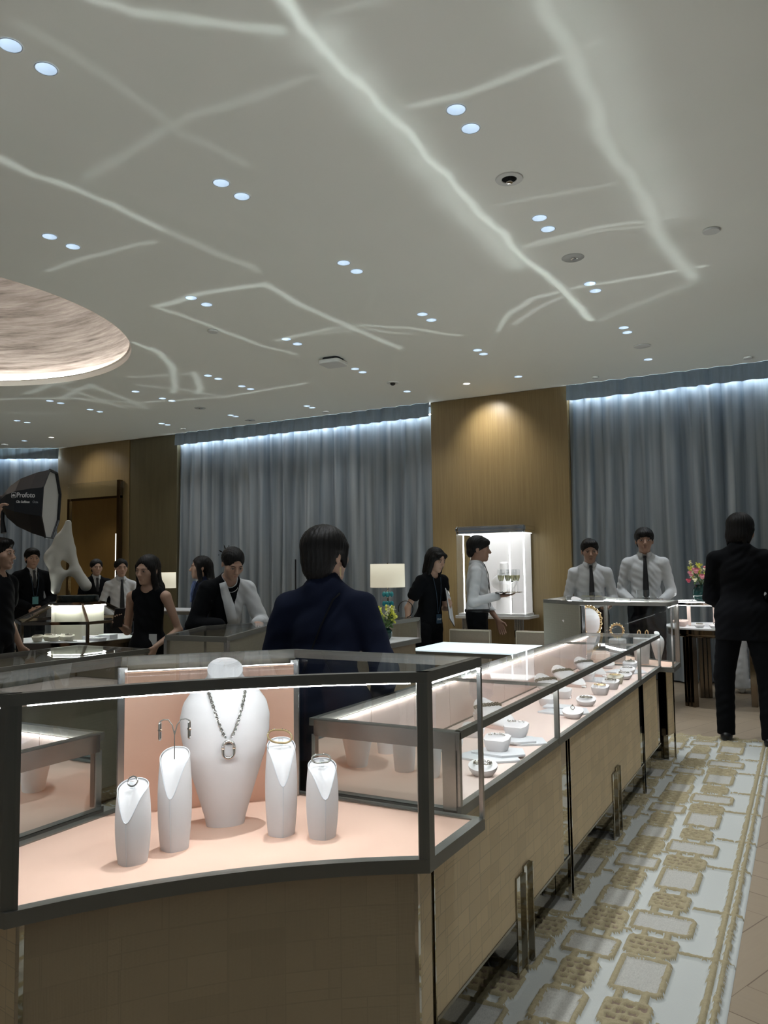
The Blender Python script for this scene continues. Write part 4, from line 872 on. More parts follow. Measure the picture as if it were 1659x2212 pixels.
# far case contents
def far_bust():
    root=necklace_bust((-1.56,6.14,ZF),R(70),.44,.19,.12,'big pink-white bust turned sideways in the far tall case')
    nk=empty('necklace',(-1.56,6.14,ZF),R(70),'chunky gold chain round the big bust in the far tall case','necklace')
    g=G(); pts=[]
    for t in np.linspace(0,2*PI,40): 
        z=.30+.11*math.cos(t); x=.145*math.sin(t); a,b_=bust_profile(z,.44,.19,.12); q=max(0,1-(x/max(a,abs(x)+.001))**2); pts.append((x,-b_*math.sqrt(q)-.004,z))
    chain(g,pts,.0045,.026,.011); g.build('chain',M['gold'],nk,True)
far_bust()
necklace_bust((-1.02,6.30,ZF),R(30),.20,.05,.04,'small white stand for the jewelled ring in the far tall case','jewellery stand')
g=G(); g.tube([(.045*math.cos(a),0,.045*math.sin(a)) for a in [2*PI*k/28 for k in range(28)]],.006,8,True)
for k in range(16): a=2*PI*k/16; g.ell((.052*math.cos(a),-.002,.052*math.sin(a)),(.007,.006,.007),n=8)
tag(g.build('bracelet',M['gold'],None,True,loc=(-1.27,6.05,ZF+.235)),'round gold bracelet with beads standing upright in the far tall case','bracelet')
blob('block_riser',(-1.27,6.05,ZF),0,[(x*1.3,y*1.2) for x,y in block],.17,.15,'white_velvet','tall white riser under the upright bracelet in the far case',None,.8)
for k,(dx,s_) in enumerate(((-.0,1),(.055,1))):
    g=G(); g.tube([(0,0,0),(.006,0,.045),(.016,0,.055),(.024,0,.045),(.026,0,.0)],.004,6); tag(g.build('earring',M['gold'],None,True,loc=(-1.12+dx,6.02,ZF+.19)),'%s curved gold earring of the pair in the far tall case'%('left','right')[k],'earring','gold earrings in the far case')
blob('oval_riser',(-1.09,6.02,ZF),0,[(x*1.2,y*1.0) for x,y in oval],.185,.1,'white_velvet','white riser under the gold earrings in the far case',None,.8)
# ------------------------------------------------------------ people: smooth-blended bodies meshed from distance fields
def axis(lo,hi,zones,base):
    # grid line positions, finer inside the given zones
    xs=[lo]; 
    while xs[-1]<hi:
        st=base
        for a,b,f in zones:
            if a<=xs[-1]<b: st=min(st,f)
        xs.append(xs[-1]+st)
    return np.array(xs,dtype=np.float32)
class Field:
    def __init__(s,xs,ys,zs):
        s.a=(xs,ys,zs); s.v=np.full((len(xs),len(ys),len(zs)),.2,dtype=np.float32)
    def sub(s,lo,hi):
        ix=[]
        for a,l,h in zip(s.a,lo,hi):
            i0=max(0,int(np.searchsorted(a,l))-1); i1=min(len(a),int(np.searchsorted(a,h))+1); ix.append((i0,max(i1,i0)))
        sl=tuple(slice(*i) for i in ix); X=[s.a[k][sl[k]] for k in range(3)]
        return sl,X[0][:,None,None],X[1][None,:,None],X[2][None,None,:]
    def comb(s,sl,d,op,k):
        v=s.v[sl]
        if v.size==0: return
        if op=='u':
            if k>0: h=np.maximum(k-np.abs(v-d),0)/k; s.v[sl]=np.minimum(v,d)-h*h*k*.25
            else: s.v[sl]=np.minimum(v,d)
        else:
            d=-d
            if k>0: h=np.maximum(k-np.abs(v-d),0)/k; s.v[sl]=np.maximum(v,d)+h*h*k*.25
            else: s.v[sl]=np.maximum(v,d)
    def cap(s,a,b,ra,rb,k=.02,op='u',fy=1.0):
        a=np.array(a,dtype=np.float32); b=np.array(b,dtype=np.float32); m=max(ra,rb)*max(1,1/fy if fy<1 else 1)+k+.02
        sl,X,Y,Z=s.sub(np.minimum(a,b)-m,np.maximum(a,b)+m); ba=b-a; L=max(float(ba@ba),1e-9)
        px,py,pz=X-a[0],Y-a[1],Z-a[2]; h=np.clip((px*ba[0]+py*ba[1]+pz*ba[2])/L,0,1)
        d=np.sqrt((px-h*ba[0])**2+((py-h*ba[1])/fy)**2+(pz-h*ba[2])**2)-(ra+(rb-ra)*h)
        s.comb(sl,d.astype(np.float32),op,k)
    def ell(s,c,r,k=.02,op='u',Rm=None,T=None):
        # T: 4x4 frame; c in that frame
        c=Vector(c); 
        if T is not None: cw=T@c; Ri=np.array(T.to_3x3().transposed())
        else: cw=c; Ri=np.eye(3)
        if Rm is not None: Ri=np.array(Rm.to_3x3().transposed())@Ri
        m=max(r)+k+.02; cw=np.array(cw); sl,X,Y,Z=s.sub(cw-m,cw+m); x,y,z=X-cw[0],Y-cw[1],Z-cw[2]
        u=(Ri[0,0]*x+Ri[0,1]*y+Ri[0,2]*z)/r[0]; v=(Ri[1,0]*x+Ri[1,1]*y+Ri[1,2]*z)/r[1]; w=(Ri[2,0]*x+Ri[2,1]*y+Ri[2,2]*z)/r[2]
        k0=np.sqrt(u*u+v*v+w*w); k1=np.sqrt((u/r[0])**2+(v/r[1])**2+(w/r[2])**2)+1e-6
        s.comb(sl,(k0*(k0-1)/k1).astype(np.float32),op,k)
    def plane_cut(s,p,n,lo,hi,k=0):   # remove the side that n points to, inside a box
        sl,X,Y,Z=s.sub(lo,hi); d=-((X-p[0])*n[0]+(Y-p[1])*n[1]+(Z-p[2])*n[2]); s.comb(sl,d.astype(np.float32)+np.zeros_like(s.v[sl]),'s',k)
    def ripple(s,fn,lo,hi):
        sl,X,Y,Z=s.sub(lo,hi); s.v[sl]+=fn(X,Y,Z).astype(np.float32)
    def mesh(s,name,m,parent,smooth=True):
        v=s.v; ins=v<0; xs,ys,zs=s.a
        c=ins[:-1,:-1,:-1].astype(np.int8); n=0
        tot=np.zeros(c.shape,dtype=np.int8)
        for i in (0,1):
            for j in (0,1):
                for k in (0,1): tot+=ins[i:ins.shape[0]-1+i,j:ins.shape[1]-1+j,k:ins.shape[2]-1+k]
        act=(tot>0)&(tot<8); I=np.argwhere(act)
        if len(I)==0: return None
        idx=np.full(c.shape,-1,dtype=np.int32); idx[act]=np.arange(len(I))
        acc=np.zeros((len(I),3)); cnt=np.zeros(len(I)); A=(xs,ys,zs)
        for ax in range(3):
            o=[0,1,2]; o.remove(ax)
            for p in (0,1):
                for q in (0,1):
                    i0=I.copy(); i0[:,o[0]]+=p; i0[:,o[1]]+=q; i1=i0.copy(); i1[:,ax]+=1
                    v0=v[i0[:,0],i0[:,1],i0[:,2]]; v1=v[i1[:,0],i1[:,1],i1[:,2]]; cr=(v0<0)!=(v1<0)
                    t=np.where(cr,v0/(v0-v1+1e-12*(v0==v1)),0); P=np.stack([A[d][i0[:,d]] for d in range(3)],1).astype(float)
                    P[:,ax]+=t*(A[ax][np.minimum(i1[:,ax],len(A[ax])-1)]-A[ax][i0[:,ax]]); acc+=P*cr[:,None]; cnt+=cr
        V=acc/cnt[:,None]; F=[]
        for ax in range(3):
            o=[0,1,2]; o.remove(ax); sl0=[slice(None)]*3; sl1=[slice(None)]*3; sl0[ax]=slice(0,-1); sl1[ax]=slice(1,None)
            a=ins[tuple(sl0)]; b=ins[tuple(sl1)]; cr=a!=b; E=np.argwhere(cr); ok=(E[:,o[0]]>0)&(E[:,o[1]]>0)&(E[:,o[0]]<v.shape[o[0]]-1)&(E[:,o[1]]<v.shape[o[1]]-1); E=E[ok]
            ff=[]
            for dp,dq in ((1,1),(0,1),(0,0),(1,0)):
                e=E.copy(); e[:,o[0]]-=dp; e[:,o[1]]-=dq; ff.append(idx[e[:,0],e[:,1],e[:,2]])
            q=np.stack(ff,1); fl=a[E[:,0],E[:,1],E[:,2]]; 
            if ax==1: fl=~fl
            q[~fl]=q[~fl][:,::-1]; F.append(q)
        F=np.concatenate(F); F=F[(F>=0).all(1)]
        me=bpy.data.meshes.new(name); me.vertices.add(len(V)); me.vertices.foreach_set('co',V.astype(np.float32).ravel()); me.loops.add(len(F)*4); me.loops.foreach_set('vertex_index',F.astype(np.int32).ravel())
        me.polygons.add(len(F)); me.polygons.foreach_set('loop_start',np.arange(0,len(F)*4,4,dtype=np.int32)); me.polygons.foreach_set('use_smooth',np.ones(len(F),dtype=bool)); me.update(calc_edges=True); me.validate()
        me.materials.append(m); o=bpy.data.objects.new(name,me); COL.objects.link(o); o.parent=parent; return o
def look(camang,pos):   # world z-rotation so that local -Y faces 'camang' degrees (0 = towards the photographer, 90 = photo right, 180 = away)
    d=Vector((pos[0],pos[1])).normalized(); r=Vector((d.y,-d.x)); f=-d*math.cos(R(camang))+r*math.sin(R(camang)); return math.atan2(f.x,-f.y)
def person(pos,ang,H,label,outfit,hair,female=False,arms=None,head=(0,0,0),lean=0,res=.0055,skin='skin',legs=True,stance=.09,step=0,eyes=True,hipz=None):
    s=H/1.70; root=empty('person',(*pos,0),look(ang,pos),label,'person')
    rot=Matrix.Translation((0,0,.92*s))@Matrix.Rotation(R(lean),4,'X')@Matrix.Translation((0,0,-.92*s))
    U=lambda x,y,z: tuple(rot@Vector((x*s,y*s,z*s)))     # upper body point
    Lw=lambda x,y,z: (x*s,y*s,z*s)
    sh=.158 if female else .168; fr=.86 if female else 1.0
    arms=arms or {}
    A={}
    for sd,k in ((1,'L'),(-1,'R')):
        a=arms.get(k) or {}
        S=Vector(U(sd*sh,.0,1.352)); E=Vector(U(*a.get('e',(sd*(sh+.048),.03,1.10)))) ; Wr=Vector(U(*a.get('w',(sd*(sh+.06),-.05,.865))))
        # keep real limb lengths
        E=S+(E-S).normalized()*.285*s; Wr=E+(Wr-E).normalized()*.245*s
        hd=Vector(a['hd']).normalized() if 'hd' in a else (Wr-E).normalized(); hn=Vector(a.get('hn',(-sd,0,0)))
        hn=(hn-hd*hn.dot(hd)).normalized(); A[k]=(S,E,Wr,hd,hn,a.get('curl',.35),sd)
    hy,hp,hr=head
    NB=Vector(U(0,.012,1.415)); HP=Vector(U(0,-.005,1.50))
    HT=Matrix.Translation(HP-Vector((0,0,.012*s)))@(rot.to_3x3().to_4x4()@Matrix.Rotation(R(-lean*.6),4,'X'))@Matrix.Rotation(R(hy),4,'Z')@Matrix.Rotation(R(hp),4,'X')@Matrix.Rotation(R(hr),4,'Y')@Matrix.Translation((0,-.010*s,.085*s))
    hs=s*(1.02 if female else 1.06)
    pts=[S for (S,E,Wr,hd,*_) in A.values()]+[E for (S,E,*_) in A.values()]+[Wr+hd*.2 for (S,E,Wr,hd,*_) in A.values()]+[Wr for (S,E,Wr,*_) in A.values()]+[HT.translation+Vector((a,b,c)) for a in(-.12,.12) for b in (-.12,.12) for c in (-.14,.13)]
    xs=[p.x for p in pts]+[-.25*s,.25*s]; ys=[p.y for p in pts]+[-.16*s,.18*s]; zs=[p.z for p in pts]+[0]
    pad=.07
    hc=HT.translation; z0=0 if legs else .60*s
    def F(base,zlo=z0,zhi=max(zs)+pad,fine=None,xr=None):
        zn=[(hc.z-.135,hc.z+.13,fine)] if fine else []
        xn=[(hc.x-.085,hc.x+.085,fine)] if fine else []; yn=[(hc.y-.125,hc.y+.11,fine)] if fine else []
        return Field(axis(min(xs)-pad,max(xs)+pad,xn,base),axis(min(ys)-pad,max(ys)+pad,yn,base),axis(zlo-.03,zhi,zn,base))
    f=F(res,fine=min(res,.0042))
    # torso and legs
    f.ell(U(0,.0,1.26),(.129*fr*s,.086*fr*s,.17*s)); [f.cap(U(q_*.045,.008,1.405),U(q_*(sh-.02),.004,1.362),.040*s,.036*s,.04) for q_ in (1,-1)]; f.ell(U(0,0,1.07),(.115*fr*s,.082*s,.14*s),.05); f.ell(Lw(0,.012,.93),(.125*s,.078*s,.10*s),.03)
    if legs:
        for sd in (1,-1):
            x=stance*sd; st=step*sd
            f.cap(Lw(sd*.08,.01,.90),Lw(x,-.01+st*.5,.49),.078*s,.050*s,.04); f.cap(Lw(x,-.01+st*.5,.49),Lw(x,.015+st,.09),.050*s,.034*s,.02); f.cap(Lw(x,.02+st,.045),Lw(x*1.15,-.13+st,.035),.034*s,.026*s,.02)
    # neck and head
    nr=.043 if female else .052
    f.cap(NB,HT@Vector((0,.018*hs,-.055*hs)),nr*1.08*s,nr*s,.035)
    h=lambda x,y,z:(x*hs,y*hs,z*hs); q=lambda *r:tuple(a*hs for a in r)
    f.ell(h(0,.014,.030),q(.073,.090,.084),.01,T=HT); f.ell(h(0,-.030,-.035),q(.057,.058,.074),.03,T=HT); f.ell(h(0,-.066,-.092),q(.022 if female else .026,.017,.017),.025,T=HT)
    HP_=lambda x,y,z: tuple(HT@Vector(h(x,y,z)))
    for sd in (1,-1):
        f.ell(h(sd*.044,-.052,-.020),q(.020,.020,.022),.02,T=HT); f.ell(h(sd*.031,-.093,.004),q(.016,.012,.011),.012,'s',T=HT); f.ell(h(sd*.031,-.074,.003),q(.0135,.0135,.011),.004,T=HT)
        f.ell(h(sd*.073,.012,-.008),q(.008,.016,.029),.008,T=HT); f.ell(h(sd*.0095,-.098,-.031),q(.008,.009,.007),.006,T=HT)
    f.cap(HP_(-.034,-.076,.022),HP_(.034,-.076,.022),.008*hs,.008*hs,.015); f.cap(HP_(0,-.080,.010),HP_(0,-.103,-.025),.0065*hs,.0098*hs,.014)
    f.cap(HP_(-.017,-.083,-.0585),HP_(.017,-.083,-.0585),.0052*hs,.0052*hs,.006); f.cap(HP_(-.013,-.083,-.0675),HP_(.013,-.083,-.0675),.0058*hs,.0058*hs,.006)
    # arms and hands
    ar=(.034,.028,.021) if female else (.039,.032,.025)
    for k,(S,E,Wr,hd,hn,curl,sd) in A.items():
        f.cap(S,E,(ar[0]+.006)*s,ar[1]*s,.03); f.cap(E,Wr,(ar[1]+.003)*s,ar[2]*.9*s,.015)
        side=hn.cross(hd).normalized(); hz=s*(.90 if female else 1.0)
        for u in (-.024,-.008,.008,.024): f.cap(Wr+hd*.01*hz+side*u*.55*hz,Wr+hd*.085*hz+side*u*1.12*hz,.0135*hz,.0115*hz,.012)
        for u,L in ((-.028,.060),(-.0095,.071),(.0095,.076),(.028,.069)):
            p=Wr+hd*.086*hz+side*u*hz; d=hd.copy(); rr=.0086
            for j,(fr_,bend) in enumerate(((.45,curl*.8),(.30,curl),(.25,curl*.8))):
                d=(Matrix.Rotation(-bend,3,side)@d) if (Matrix.Rotation(-bend,3,side)@d).dot(hn)>(Matrix.Rotation(bend,3,side)@d).dot(hn) else (Matrix.Rotation(bend,3,side)@d)
                p2=p+d*L*fr_*hz; f.cap(p,p2,rr*hz,(rr-.0009)*hz,.002 if j else .006); p=p2; rr-=.0009
        tb=Wr+hd*.028*hz+side*.026*hz; tm=tb+(hd*.62+side*.62+hn*.35).normalized()*.040*hz; te=tm+(hd*.86+side*.15+hn*.45).normalized()*.030*hz
        f.cap(tb,tm,.0125*hz,.0098*hz,.010); f.cap(tm,te,.0096*hz,.0080*hz,.003)
    body=f.mesh('body',M[skin],root)
    # eyes, brows, lips
    if eyes:
        HM=HT@Matrix.Scale(hs,4)
        for sd in (1,-1):
            g=G(); g.ell((sd*.031,-.0830,.0022),(.0115,.0050,.0036),HM,n=12); ey=g.build('eye',M['eyewhite'],root,True)
            g=G(); g.ell((sd*.031,-.0868,.0022),(.0048,.0022,.0037),HM,n=10); g.build('iris',M['eye'],ey,True)
            g=G(); g.tube([(sd*.018,-.0885,.0055),(sd*.026,-.0898,.0088),(sd*.036,-.0880,.0082),(sd*.0445,-.083,.0040)],[.0010,.0014,.0014,.0008],6,T=HM); g.build('eyelashes',M['brow'],ey,True)
            g=G(); g.tube([(sd*.015,-.0890,.0200),(sd*.028,-.0885,.0245),(sd*.040,-.0820,.0235),(sd*.049,-.0740,.0185)],[.0019,.0027,.0023,.001],6,T=HM,flat=.8); g.build('eyebrow',M['brow'],root,True)
        g=G(); g.ell((0,-.0858,-.0590),(.0175,.0038,.0030),HM,n=12); g.ell((0,-.0858,-.0662),(.0145,.0042,.0038),HM,n=12); g.build('lips',M['lip'],root,True)
    # hair
    r_=.0048; f=Field(axis(hc.x-.17,hc.x+.17,[],r_),axis(hc.y-.19,hc.y+.20,[],r_),axis(hc.z-(.42 if hair in('long','longside') else .22),hc.z+.16,[],r_))
    e=lambda c,r,k=.01,op='u': f.ell(h(*c),q(*r),k,op,T=HT)
    c=lambda a,b,ra,rb,k=.015,op='u': f.cap(HP_(*a),HP_(*b),ra*hs,rb*hs,k,op)
    if hair=='short':
        e((0,.022,.038),(.084,.098,.086)); e((0,-.040,.078),(.066,.050,.034),.02); e((0,.075,-.025),(.062,.036,.05),.02)
        e((0,-.110,-.015),(.070,.060,.078),.008,'s'); 
        for sd in (1,-1): e((sd*.085,-.020,-.060),(.030,.070,.055),.01,'s'); e((sd*.082,.010,-.012),(.016,.020,.028),.006,'s')
        f.ell(h(0,.05,-.155),q(.12,.12,.085),.01,'s',T=HT)
    elif hair=='fringe':
        e((0,.020,.038),(.086,.100,.087)); e((0,-.052,.058),(.066,.044,.038),.02); e((0,.072,-.030),(.066,.040,.055),.02)
        e((0,-.112,-.028),(.066,.058,.070),.008,'s'); e((.022,-.104,.036),(.024,.030,.030),.012,'s'); [c((x,-.070,.062),(x*1.15+.006,-.088+abs(x)*.3,.030-.012*((i_*7)%3)),.010,.003,.004) for i_,x in enumerate((-.044,-.030,-.014,.004,.020,.036,.048))]
        for sd in (1,-1): e((sd*.088,-.020,-.068),(.030,.060,.052),.01,'s')
        f.ell(h(0,.05,-.165),q(.12,.12,.085),.01,'s',T=HT)
    elif hair=='crop':    # full cap, long over the ears and nape
        e((0,.018,.036),(.092,.103,.089)); e((0,.055,-.035),(.074,.056,.078),.03); c((0,.062,-.07),(0,.052,-.125),.042,.022,.02)
        for sd in (1,-1): c((sd*.068,-.030,.03),(sd*.072,-.030,-.045),.022,.010,.01)
        e((0,-.112,-.030),(.066,.062,.080),.008,'s'); 
        for sd in (1,-1): e((sd*.088,.004,-.026),(.018,.020,.030),.004,'s')
    elif hair=='wavy':    # man's collar-length hair
        e((0,.020,.036),(.089,.103,.090)); e((0,.060,-.040),(.078,.050,.070),.03); 
        for sd in (1,-1): c((sd*.070,.0,.0),(sd*.066,.012,-.085),.026,.014,.02); c((sd*.05,.05,-.06),(sd*.065,.045,-.115),.026,.010,.02)
        e((0,-.110,-.030),(.064,.060,.080),.008,'s')
    elif hair in ('bob','long','longside','bun','updo'):
        e((0,.018,.036),(.084,.099,.085)); 
        if hair=='bob':
            for sd in (1,-1): c((sd*.066,-.018,.02),(sd*.078,-.012,-.135),.030,.022,.02); c((sd*.05,.05,0),(sd*.060,.052,-.135),.042,.028,.03)
            c((0,.07,0),(0,.070,-.135),.045,.036,.03); c((-.04,-.066,.060),(.045,-.066,.058),.022,.022,.02)
            for x in (-.045,-.028,-.01,.012,.030,.046): c((x*.9,-.076,.055),(x*1.08,-.086+abs(x)*.25,.020),.010,.004,.004)
        if hair in('long','longside'):
            for sd in (1,-1): c((sd*.062,-.024,.03),(sd*.080,.0,-.16),.026,.024,.02); c((sd*.080,.0,-.16),(sd*.090,.012,-.33),.026,.012,.02)
            c((0,.070,.0),(0,.088,-.18),.060,.060,.03); c((-.04,.088,-.16),(-.04,.095,-.34),.046,.016,.03); c((.04,.088,-.16),(.05,.095,-.32),.046,.016,.03)
        if hair=='bun':
            e((0,.110,.010),(.040,.034,.038),.01)
            rr=random.Random(4)
            for k_ in range(9):
                a=2*PI*k_/9; c((.010*math.cos(a),.118,.010+.012*math.sin(a)),(.070*math.cos(a)*rr.uniform(.6,1.1),.150,.010+.080*math.sin(a)*rr.uniform(.6,1.1)),.0075,.0035,.003)
        if hair=='updo': e((0,.098,-.045),(.045,.036,.040),.015)
        e((.006,-.106,-.012),(.061,.060,.088),.012,'s')
        if hair in('bun','updo'):
            for sd in (1,-1): e((sd*.082,.004,-.035),(.022,.040,.040),.006,'s')
            f.ell(h(0,.06,-.14),q(.10,.10,.07),.01,'s',T=HT)
    iM=HT.inverted()
    f.ripple(lambda X,Y,Z: .0016*np.sin(np.arctan2(X-hc.x,Y-hc.y+1e-6)*34+ (Z-hc.z)*18)+.0009*np.sin(X*310+Y*240+Z*60),(hc.x-.3,hc.y-.3,hc.z-.6),(hc.x+.3,hc.y+.3,hc.z+.3))
    f.mesh('hair',M['hair'],root)
    P={'root':root,'HT':HT,'hs':hs,'s':s,'U':U,'A':A,'rot':rot,'Lw':Lw}
    # clothing
    def torso(f,t,hem,flare=0,neckr=.062,arm=None,armr=1.0,sleeve=1.0,waist=1.0):
        f.ell(U(0,.002,1.255),((.141*fr+t)*s,(.098*fr+t)*s,.185*s),.02); [f.cap(U(q_*.045,.010,1.400),U(q_*(sh-.018),.006,1.358),(.048+t*.7)*s,(.040+t*.6)*s,.035) for q_ in (1,-1)]
        f.ell(U(0,.0,1.08),((.128*fr*waist+t)*s,(.092+t)*s,.15*s),.06)
        if hem<1.02: f.ell(Lw(0,.012,.96),((.155+t+flare)*s,(.108+t+flare*.6)*s,.12*s),.06)
        if hem<.88: f.cap(Lw(-.055-flare,.012,.93),Lw(-.06-flare,.012,hem),(.098+t)*s,(.100+t)*s,.05); f.cap(Lw(.055+flare,.012,.93),Lw(.06+flare,.012,hem),(.098+t)*s,(.100+t)*s,.05)
        f.cap(U(0,.012,1.40),U(0,.006,1.465),(neckr+.012)*s,(neckr-.004)*s,.03)
        for k,(S,E,Wr,hd,hn,curl,sd) in A.items():
            a0,a1,a2=(ar[0]+.011+t*.6)*armr,(ar[1]+.011+t*.5)*armr,(ar[2]+.012+t*.5)*armr
            if sleeve>=.5: f.cap(S,E,a0*s,a1*s,.03); 
            if sleeve>=1: f.cap(E,E.lerp(Wr,.93),a1*s,a2*s,.02)
            if 0<sleeve<.5: f.cap(S,S.lerp(E,sleeve*1.5),(a0+.002)*s,(a0+.004)*s,.03)
    def folds(f,amp,seed=0):
        ph=seed*1.7
        def fn(X,Y,Z):
            w_=np.sin(X*38+Z*27+ph+1.8*np.sin(Z*17+X*9))*np.sin(Y*30-Z*34+ph*2)
            return amp*w_+amp*.45*np.sin(Z*85+X*60+ph+2*np.sin(X*22+Y*15))
        f.ripple(fn,(-2,-2,-1),(2,2,3))
    def neck_open(f,depth,w_=.030,r_=.055):  # V or round opening at the front
        f.cap(U(0,-.02,1.50),U(0,-.13,1.50-depth),r_*s,.012*s,.006,'s')
    def mk(name,m,fn,base=None,amp=.002,seed=0,zlo=None,cuthem=None):
        f=F(base or res,zlo if zlo is not None else z0); fn(f); 
        if amp: folds(f,amp,seed)
        if cuthem is not None:
            sl,X,Y,Z=f.sub((-9,-9,-9),(9,9,cuthem*s)); f.v[sl]=np.maximum(f.v[sl],cuthem*s-Z+X*0+Y*0)
        P[name]=f; return f.mesh(name,m,root)
    def trousers(m='black',flare=0):
        def fn(f):
            f.ell(Lw(0,.012,.98),(.158*s,.112*s,.14*s),.02)
            for sd in (1,-1):
                x=stance*sd; st=step*sd
                f.cap(Lw(sd*.082,.012,.91),Lw(x,-.008+st*.5,.49),.098*s,.072*s,.03); f.cap(Lw(x,-.008+st*.5,.49),Lw(x*1.03,.015+st,.06),.072*s,(.062+flare)*s,.02)
            pass
        def fn2(f):
            fn(f); sl,X,Y,Z=f.sub((-9,-9,1.0*s),(9,9,9)); f.v[sl]=np.maximum(f.v[sl],Z-1.004*s+X*0+Y*0)
        mk('trousers',M[m],fn2,amp=.0022,seed=3,zlo=0 if legs else .60*s,cuthem=.055)
    def shoes(m='black_shoe'):
        for sd in (1,-1):
            f=Field(axis(-.45,.45,[],.006),axis(-.45,.45,[],.006),axis(-.03,.14,[],.005)); x=stance*sd; st=step*sd
            f.cap(Lw(x,.045+st,.045),Lw(x*1.1,-.08+st,.040),.042*s,.041*s,.02); f.cap(Lw(x*1.1,-.08+st,.036),Lw(x*1.2,-.165+st,.026),.040*s,.026*s,.02); f.plane_cut((0,0,.004),(0,0,-1),(-1,-1,-1),(1,1,.03))
            f.mesh('shoe',M[m],root)
    def collar(m,r0=.060,hgt=.035,openf=True):
        g=G(); n=26; vs=[];fs=[]
        for i in range(n+1):
            a=R(-90+ (18 if openf else 0))+ (2*PI-R(36 if openf else 0))*i/n; x=math.cos(a); y=math.sin(a)
            front=max(0,-y)**3
            for (rr,z) in ((r0*.93,1.428-.012*front),(r0*.90,1.428+hgt-.018*front),(r0*1.06,1.428+hgt*.9-.020*front),(r0*1.22+.012*front,1.425-.034*front)): vs.append(U(x*rr,y*rr*1.02+.006,z))
        for i in range(n):
            for k in range(3): fs.append((i*4+k,(i+1)*4+k,(i+1)*4+k+1,i*4+k+1))
        g.add(vs,fs); o=g.build('collar',M[m],root,True,ang=60); sm=o.modifiers.new('solid','SOLIDIFY'); sm.thickness=.003; return o
    def front(fld,x,z,off=.004):   # front surface of a garment at x,z (upper-body coordinates)
        p0=Vector(U(x,-.32,z)); p1=Vector(U(x,.0,z)); best=p1
        for i in range(90):
            p=p0.lerp(p1,i/90); ix=[min(len(a)-1,max(0,int(np.searchsorted(a,c_)))) for a,c_ in zip(fld.a,p)]
            if fld.v[ix[0],ix[1],ix[2]]<.002: best=p; break
        d=(p0-p1).normalized(); return best+d*off
    def tie(fld,z1=1.02,m='tie',name='tie'):
        pts=[(1.425,.014),(1.405,.017),(1.395,.013),(1.33,.017),(1.24,.022),(1.12,.027),(z1+.03,.029),(z1,.004)]
        g=G(); vs=[];fs=[]
        for z,w_ in pts:
            for x in (-w_,-w_*.5,w_*.5,w_):
                p=front(fld,x*0,z,.006+(.006 if z>1.39 else 0)-(.002 if abs(x)==w_ else 0)); r_=rot.to_3x3()@Vector((x*s,0,0)); vs.append(p+r_)
        for i in range(len(pts)-1):
            for k in range(3): a=i*4+k; fs.append((a,a+1,a+5,a+4))
        g.add(vs,fs); o=g.build(name,M[m],root,True); sm=o.modifiers.new('solid','SOLIDIFY'); sm.thickness=.004; return o
    P.update(dict(mk=mk,front=front,torso=torso,neck_open=neck_open,front_of=front))
    if outfit=='waiter':
        trousers(); fs_=mk('shirt',M['white_cloth'],lambda f:(torso(f,.008,.93,0,.054),None),amp=.0032,seed=len(label),cuthem=.975); collar('white_cloth',.060,.036); P['tie']=tie(P['shirt'])
        g=G(); n=28; pts=[U(.150*math.cos(2*PI*k/n),.106*math.sin(2*PI*k/n)+.010,.985) for k in range(n)]; 
        g.tube([(p[0],p[1],p[2]) for p in pts],.016*s,8,True,flat=1.4); g.build('belt',M['black_shoe'],root,True)
    elif outfit in('suit','navysuit'):
        m='navy' if outfit=='navysuit' else 'black'
        trousers('black')
        mk('shirt',M['white_cloth'],lambda f:torso(f,.003,1.05,0,.052,sleeve=0),amp=.001); collar('white_cloth',.058,.034)
        def jk(f):
            torso(f,.018,.80,.012,.064,armr=1.12); f.cap(U(0,.034,1.44),U(0,.050,1.435),.050*s,.050*s,.02); neck_open(f,.30,.03,.060)
            f.cap(U(0,-.01,1.45),U(0,-.01,1.56),.058*s,.066*s,.004,'s')
        mk('jacket',M[m],jk,amp=.0022,seed=2,cuthem=.78)
        if outfit=='suit': tie(P['jacket'] if False else P['shirt'],1.12)
    elif outfit=='backsuit':
        trousers('black'); mk('shirt',M['white_cloth'],lambda f:torso(f,.003,1.05,0,.052,sleeve=0),amp=0); collar('white_cloth',.061,.046)
        def jk(f):
            torso(f,.022,.78,.014,.064,armr=1.10,waist=.98); f.cap(U(-.03,.045,1.44),U(.03,.045,1.44),.040*s,.040*s,.03); neck_open(f,.30,.03,.060)
            f.cap(U(0,-.01,1.455),U(0,-.01,1.56),.060*s,.068*s,.004,'s'); f.cap(U(0,.165,.70),U(0,.165,.93),.006,.006,.004,'s')
        mk('jacket',M['navy' if 'navy' in label else 'black'],jk,amp=.0028,seed=5,cuthem=.76)
    elif outfit=='dress':
        def dr(f):
            torso(f,.006,.93,0,.050,sleeve=0,waist=.95); f.cap(Lw(0,.012,.93),Lw(0,.012,.42),.150*s,.145*s,.04)
            neck_open(f,.06,.05,.060); f.cap(U(0,-.01,1.425),U(0,-.01,1.56),.062*s,.08*s,.004,'s')
        mk('dress',M['black'],dr,amp=.002,cuthem=.42)
    elif outfit=='tee':
        trousers(); 
        def te(f):
            torso(f,.014,.90,.0,.050,sleeve=.33,armr=1.15); f.cap(U(0,-.02,1.43),U(0,-.02,1.56),.058*s,.08*s,.004,'s')
        mk('top',M['black'],te,amp=.003,cuthem=.86)
    elif outfit=='blouse':
        trousers()
        def bl(f): torso(f,.014,.90,.0,.054,armr=1.25); neck_open(f,.16,.04,.055); f.cap(U(0,-.02,1.42),U(0,-.02,1.56),.050*s,.09*s,.004,'s')
        mk('blouse',M['white_cloth'],bl,amp=.0035,cuthem=.86)
